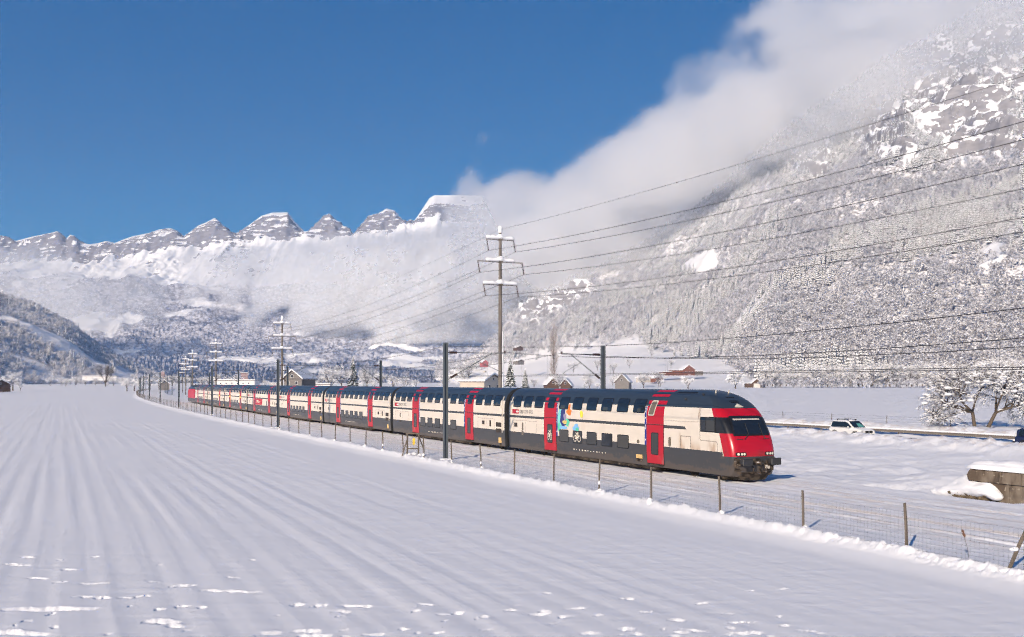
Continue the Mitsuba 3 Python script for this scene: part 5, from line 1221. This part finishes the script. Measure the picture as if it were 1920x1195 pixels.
def snow_mesh(S, rng, k=1.0, minw=.02):
    """A ridge of snow lying along each branch."""
    a, b = np.array([s[0] for s in S]), np.array([s[1] for s in S]); r = np.array([(s[2] + s[3]) / 2 for s in S])
    d = b - a; L = np.linalg.norm(d, axis=1, keepdims=True); flat = np.hypot(d[:, 0], d[:, 1]) / (L[:, 0] + 1e-9)
    w = (r * .9 + minw * rng.uniform(.6, 1.5, len(S)))[:, None] * k; h = w * (.9 + 1.3 * flat[:, None])
    x = np.cross(d, [0, 0, 1.]); x /= np.linalg.norm(x, axis=1, keepdims=True) + 1e-9
    z = np.array([0, 0, 1.])
    lo = -.3 * w
    c = (a + b) / 2
    V = np.stack([a + x * w * .7 + z * lo, a - x * w * .7 + z * lo, a + z * h * .7, c + x * w + z * lo, c - x * w + z * lo, c + z * h, b + x * w * .6 + z * lo, b - x * w * .6 + z * lo, b + z * h * .6], 1)
    F = []
    for o in (0, 3):
        F += [[o, o + 3, o + 5], [o, o + 5, o + 2], [o + 1, o + 2, o + 5], [o + 1, o + 5, o + 4]]
    F += [[0, 2, 1], [6, 7, 8]]
    F = (np.arange(len(S)) * 9)[:, None, None] + np.array(F)[None]
    return trimesh.Trimesh(V.reshape(-1, 3), F.reshape(-1, 3), process=False)
def bare_tree(seed, h, depth, spread_=.55, droop=0., trunk=.18, r=.025, up=.12, keep=.72, snow=1.0, minw=.03, starts=None, fork=3, cover=.62):
    rng = np.random.default_rng(seed); segs = []
    L0 = h * .30
    if starts is None:
        segs.append((np.array([0, 0, -.4]), np.array([0, 0, h * trunk]), h * r * 1.25, h * r, 9))
        for i in range(fork):
            a = i * 2 * np.pi / fork + rng.random(); grow(rng, [0, 0, h * trunk], [math.cos(a) * .7, math.sin(a) * .7, .9], L0, h * r * .7, depth, segs, spread_, droop, (2, 3), keep, up)
    else:
        for b, dirs in starts:
            b = np.array(b, float); p = b + np.array(dirs[0]) ; segs.append((b - [0, 0, .3], p, h * r * 1.2, h * r, 9))
            for e in dirs[1:]: grow(rng, p, np.array(e, float) / np.linalg.norm(e), L0, h * r * .75, depth, segs, spread_, droop, (2, 3), keep, up)
    top = max(s[1][2] for s in segs)
    S9 = [s for s in segs if s[2] > h * .0075]; S1 = [s for s in segs if s[2] <= h * .0075]
    k = h / top if starts is None else 1.0
    sc = lambda m: (m.apply_scale(k), m)[1]
    P = Proto()
    P.add('trunk', sc(seg_mesh(S9, 6)), 'bark')
    if S1: P.add('crown', sc(seg_mesh(S1, 3)), 'twig_bark')
    P.add('snow', sc(snow_mesh([s for s in segs if s[4] < 9 and rng.random() < (cover if starts is None or s[0][0] > .6 else cover * .55)], rng, snow, minw)), 'snow_cap')
    P.n, P.segs = len(segs), segs
    return P
diffuse('twig_bark', (0.065, 0.052, 0.046))
def fir(seed, h, w):
    P = Proto(); a, b = wood_fir(seed, h, w, 13, 12)
    P.add('trunk', tube([[0, 0, -.5], [0, 0, h * .9]], [h * .014, .02], 6), 'bark'); P.add('crown', a, 'fir_green'); P.add('snow', b, 'snow_cap'); return P
diffuse('fir_green', (0.05, 0.06, 0.05))
KINDS_ = {}
def stand(P, name, label, px, py, Y, s=1.0, rot=0., group=None):
    o = at(px, py, Y); c, n = math.cos(rot) * s, math.sin(rot) * s
    if P in orch + tall + firs:                # kinds that stand many times: instances of one group of parts
        g = KINDS_.setdefault(id(P), f'tree_kind_{len(KINDS_)}')
        if g not in scene: scene[g] = {'type': 'shapegroup', **{k: d for k, d, _ in P.parts}}
        k = thing(name, label, 'tree', group)
        scene[k] = {'type': 'instance', 'group': {'type': 'ref', 'id': g}, 'to_world': T([[c, -n, 0, o[0]], [n, c, 0, o[1]], [0, 0, s, o[2]], [0, 0, 0, 1]])}
        return k
    return P.place(name, T([[c, -n, 0, o[0]], [n, c, 0, o[1]], [0, 0, s, o[2]], [0, 0, 0, 1]]), label, 'tree', group)
orch, tall, firs = [], [], []
apple = bare_tree(31, 8.2, 4, .60, .12, r=.021, up=.04, keep=.77, snow=.8, minw=.024, cover=.36,
                  starts=[((-.2, 0, 0), ((-.30, 0, 1.7), (-1.2, -.2, .35), (-1.1, .3, -.05), (-.6, .6, 1.0), (-1.0, -.6, .2), (.15, -.4, 1.2))), ((1.1, .1, 0), ((1.0, .1, 1.6), (1.1, -.3, .6), (.4, .6, 1.1), (1.2, .5, .3), (-.1, -.5, 1.2)))])
print('apple', apple.n)
_r = np.random.default_rng(3); _tips = [s for s in apple.segs if s[4] in (1, 2) and s[0][2] > 2.2]
apple.add('snow_clump', cat([blob(_tips[int(i)][1] + [0, 0, .05], _r.uniform(.10, .34) * np.array([1.3, 1.2, .6]), int(i), .35, 1) for i in _r.integers(0, len(_tips), 120)]), 'snow_cap', smooth=True)
stand(apple, 'apple_tree', 'large spreading snow covered tree with two trunks beyond the road', 1832, 802, 111, 1.0)
labels['apple_tree__snow_clump'] = {'kind': 'stuff'}
orch = [bare_tree(41 + i, 7.5, 3, .62, .02, r=.03, keep=.76, snow=1.0, minw=.07) for i in range(3)]
tall = [bare_tree(51 + i, 15, 3, .46, 0, trunk=.10 + .02 * i, r=.020, up=.26, keep=.74, snow=.8, minw=.075, fork=4, cover=.55) for i in range(4)]
dense = bare_tree(61, 17, 3, .34, 0, trunk=.10, r=.018, up=.30, keep=.70, snow=.6, minw=.03, fork=7, cover=.4)
firs = [fir(71 + i, 16, 6.5) for i in range(2)]
print([o.n for o in orch + tall], dense.n)
def poplar(seed, h):
    rng = np.random.default_rng(seed); segs = [(np.array([0, 0, -.5]), np.array([0, 0, h * .5]), .28, .18, 9), (np.array([0, 0, h * .5]), np.array([0, 0, h * .93]), .18, .05, 9)]
    for i in range(170):
        z = h * (.06 + .88 * rng.random()); a = rng.random() * 6.3; f = 1 - (z / h) ** 3
        d = np.array([math.cos(a) * .24, math.sin(a) * .24, 1.0]); L = h * rng.uniform(.10, .2) * (.4 + .6 * f); p = np.array([math.cos(a), math.sin(a), 0]) * .1 + [0, 0, z]
        q = p + d * L * .5 + [math.cos(a) * .5, math.sin(a) * .5, 0]; segs.append((p, q, .055, .04, 2)); 
        for j in range(3): e = q + (d * [1.3, 1.3, 1] + rng.normal(0, .16, 3)) * L * .6; segs.append((q, e, .038, .02, 1))
    P = Proto(); P.add('trunk', seg_mesh(segs[:2], 8), 'bark'); P.add('crown', seg_mesh(segs[2:], 3), 'poplar_bark'); P.add('snow', snow_mesh([s for s in segs[2:] if rng.random() < .5], rng, .8, .05), 'snow_cap'); return P
diffuse('poplar_bark', (0.22, 0.155, 0.12))
stand(poplar(5, 30), 'poplar_tree', 'tall slender brownish poplar rising behind the leading coach', 1038, 728, 480)
stand(orch[0], 'orchard_tree', 'small round orchard tree in the field right of the farm building', 1290, 730, 640, 1.25, .4)
stand(orch[1], 'orchard_tree', 'broad orchard tree standing left of the dark timber barn', 1379, 731, 640, 1.7, 1.2)
stand(dense, 'solitary_tree', 'dense dark solitary tree at the far edge of the left field', 198, 724, 720, 1.0, 0)
stand(orch[2], 'orchard_tree', 'bushy snowy tree beside the barn at the left edge', 24, 731, 600, 1.5, .3)
stand(orch[0], 'orchard_tree', 'low snowy tree just right of the left barn', 38, 732, 590, .7, 2.)
stand(tall[1], 'frosted_tree', 'wide snowy tree behind the train left of the tall power pole', 876, 728, 330, .62, .3)
stand(firs[0], 'fir_tree', 'snowy fir right beside the tall power pole', 957, 727, 300, .55, .3)
stand(firs[1], 'fir_tree', 'short stout snowy fir behind the leading coach right of the power pole', 985, 729, 330, .42, .3)
stand(tall[2], 'frosted_tree', 'snow plastered tree between the two dark gables below the poplar', 1048, 733, 420, .55, 1.)
stand(firs[0], 'fir_tree', 'tall snowy fir in the tree group above the middle coaches', 662, 726, 420, .78, 1.)
for i, (px, s, j) in enumerate(((618, .62, 0), (640, .66, 1), (688, .62, 2), (712, .52, 3), (600, .4, 1), (738, .45, 0))):
    stand(tall[j], 'frosted_tree', 'frosted bare tree in the group round the tall fir above the middle coaches', px, 727, 400 + 17 * i, s, i * 1.3, 'trees round the fir behind the train')
for i, (px, Y, s) in enumerate(((238, 560, .75), (252, 590, .8), (266, 560, .7), (281, 640, .8), (298, 700, .8))):
    stand(orch[i % 3], 'orchard_tree', 'snowy tree in the clump left of the empty track', px, 733 - i * .8, Y, s * 1.3, i * .9, 'clump of trees left of the bend')
rng = np.random.default_rng(77)
for i in range(34):
    px = 1432 + (1760 - 1432) * (i + rng.uniform(.1, .9)) / 34
    stand(tall[int(rng.integers(4))], 'frosted_tree', 'frosted bare tree at the slope foot ' + ('just right of the timber barn' if px < 1500 else 'left of the white car' if px < 1560 else 'straight above the white car' if px < 1640 else 'between the white car and the big apple tree'), px, 724 + rng.uniform(-1, .5), rng.uniform(715, 765), rng.uniform(.75, 1.25), rng.random() * 6, 'trees along the foot of the slope')
def fringe():
    r_ = np.random.default_rng(17); pts = []
    for i in range(420):
        px = r_.uniform(1425, 1930); Y = r_.uniform(690, 775) - max(0, (px - 1740) / 3.2)
        pts.append(at(px, 724.2, Y) + [0, 0, -.4])
    k_ = len(pts)
    for i, p in enumerate(pts):
        s = r_.uniform(.22, .5); a = r_.random() * 6.3; c, n = math.cos(a) * s * 1.3, math.sin(a) * s * 1.3
        scene[f'forest_fringe__{i + 1:03d}'] = {'type': 'instance', 'group': {'type': 'ref', 'id': f'wood_kind_{int(r_.integers(4))}'}, 'to_world': T([[c, -n, 0, p[0]], [n, c, 0, p[1]], [0, 0, s, p[2]], [0, 0, 0, 1]])}
    tag('forest_fringe', 'low frosted undergrowth along the foot of the wooded slope', 'undergrowth', None, 'stuff')
fringe()
for i in range(12):
    px = 1765 + (1925 - 1765) * (i + rng.random()) / 12
    stand(tall[int(rng.integers(4))], 'frosted_tree', 'frosted bare tree at the foot of the slope behind the big apple tree', px, 722, rng.uniform(640, 720), rng.uniform(.8, 1.3), rng.random() * 6, 'trees along the foot of the slope')
for i in range(46):
    px = rng.uniform(480, 1330); Y = rng.uniform(600, 1150)
    if 1240 < px: px -= 150
    P_ = tall[int(rng.integers(4))] if rng.random() < .6 else orch[int(rng.integers(3))] if rng.random() < .7 else firs[0]
    stand(P_, 'village_tree', 'small frosted tree ' + ('left of the second power pole' if px < 529 else 'between second power pole and the near mast' if px < 836 else 'between near mast and tall power pole' if px < 938 else 'between tall power pole and mast behind the leading coach' if px < 1117 else 'right of the mast behind the leading coach'), px, 718.5 + 4.0 * 1920 / Y - max(0, (px - 1000) / 40) * (Y / 1000), Y, rng.uniform(.4, .8), rng.random() * 6, 'trees of the village behind the train')
for i in range(44):
    px = rng.uniform(90, 480); Y = rng.uniform(950, 1900)
    P_ = tall[int(rng.integers(4))] if rng.random() < .7 else orch[int(rng.integers(3))]
    stand(P_, 'valley_tree', 'far frosted tree ' + ('left of the solitary tree' if px < 190 else 'between the solitary tree and the bend of the fence' if px < 265 else 'behind the bend of the empty track' if px < 350 else 'beyond the tail of the train'), px, 718.5 + 3.0 * 1920 / Y, Y, rng.uniform(.5, 1.0), rng.random() * 6, 'trees across the end of the left field')
for i, (px, py, Y) in enumerate(((1222, 668, 1200), (1180, 690, 1000), (1120, 694, 950), (1258, 690, 1050), (1075, 698, 900), (1150, 700, 900))):
    stand(tall[i % 4], 'pasture_tree', 'lone frosted tree on the white pasture, ' + ('uppermost', 'nearest above the gabled house', 'just right of the mast', 'just left of the farm building', 'just right of the poplar', 'above the train left of the farm building')[i], px, py, Y, .7, i, 'lone trees on the pasture')
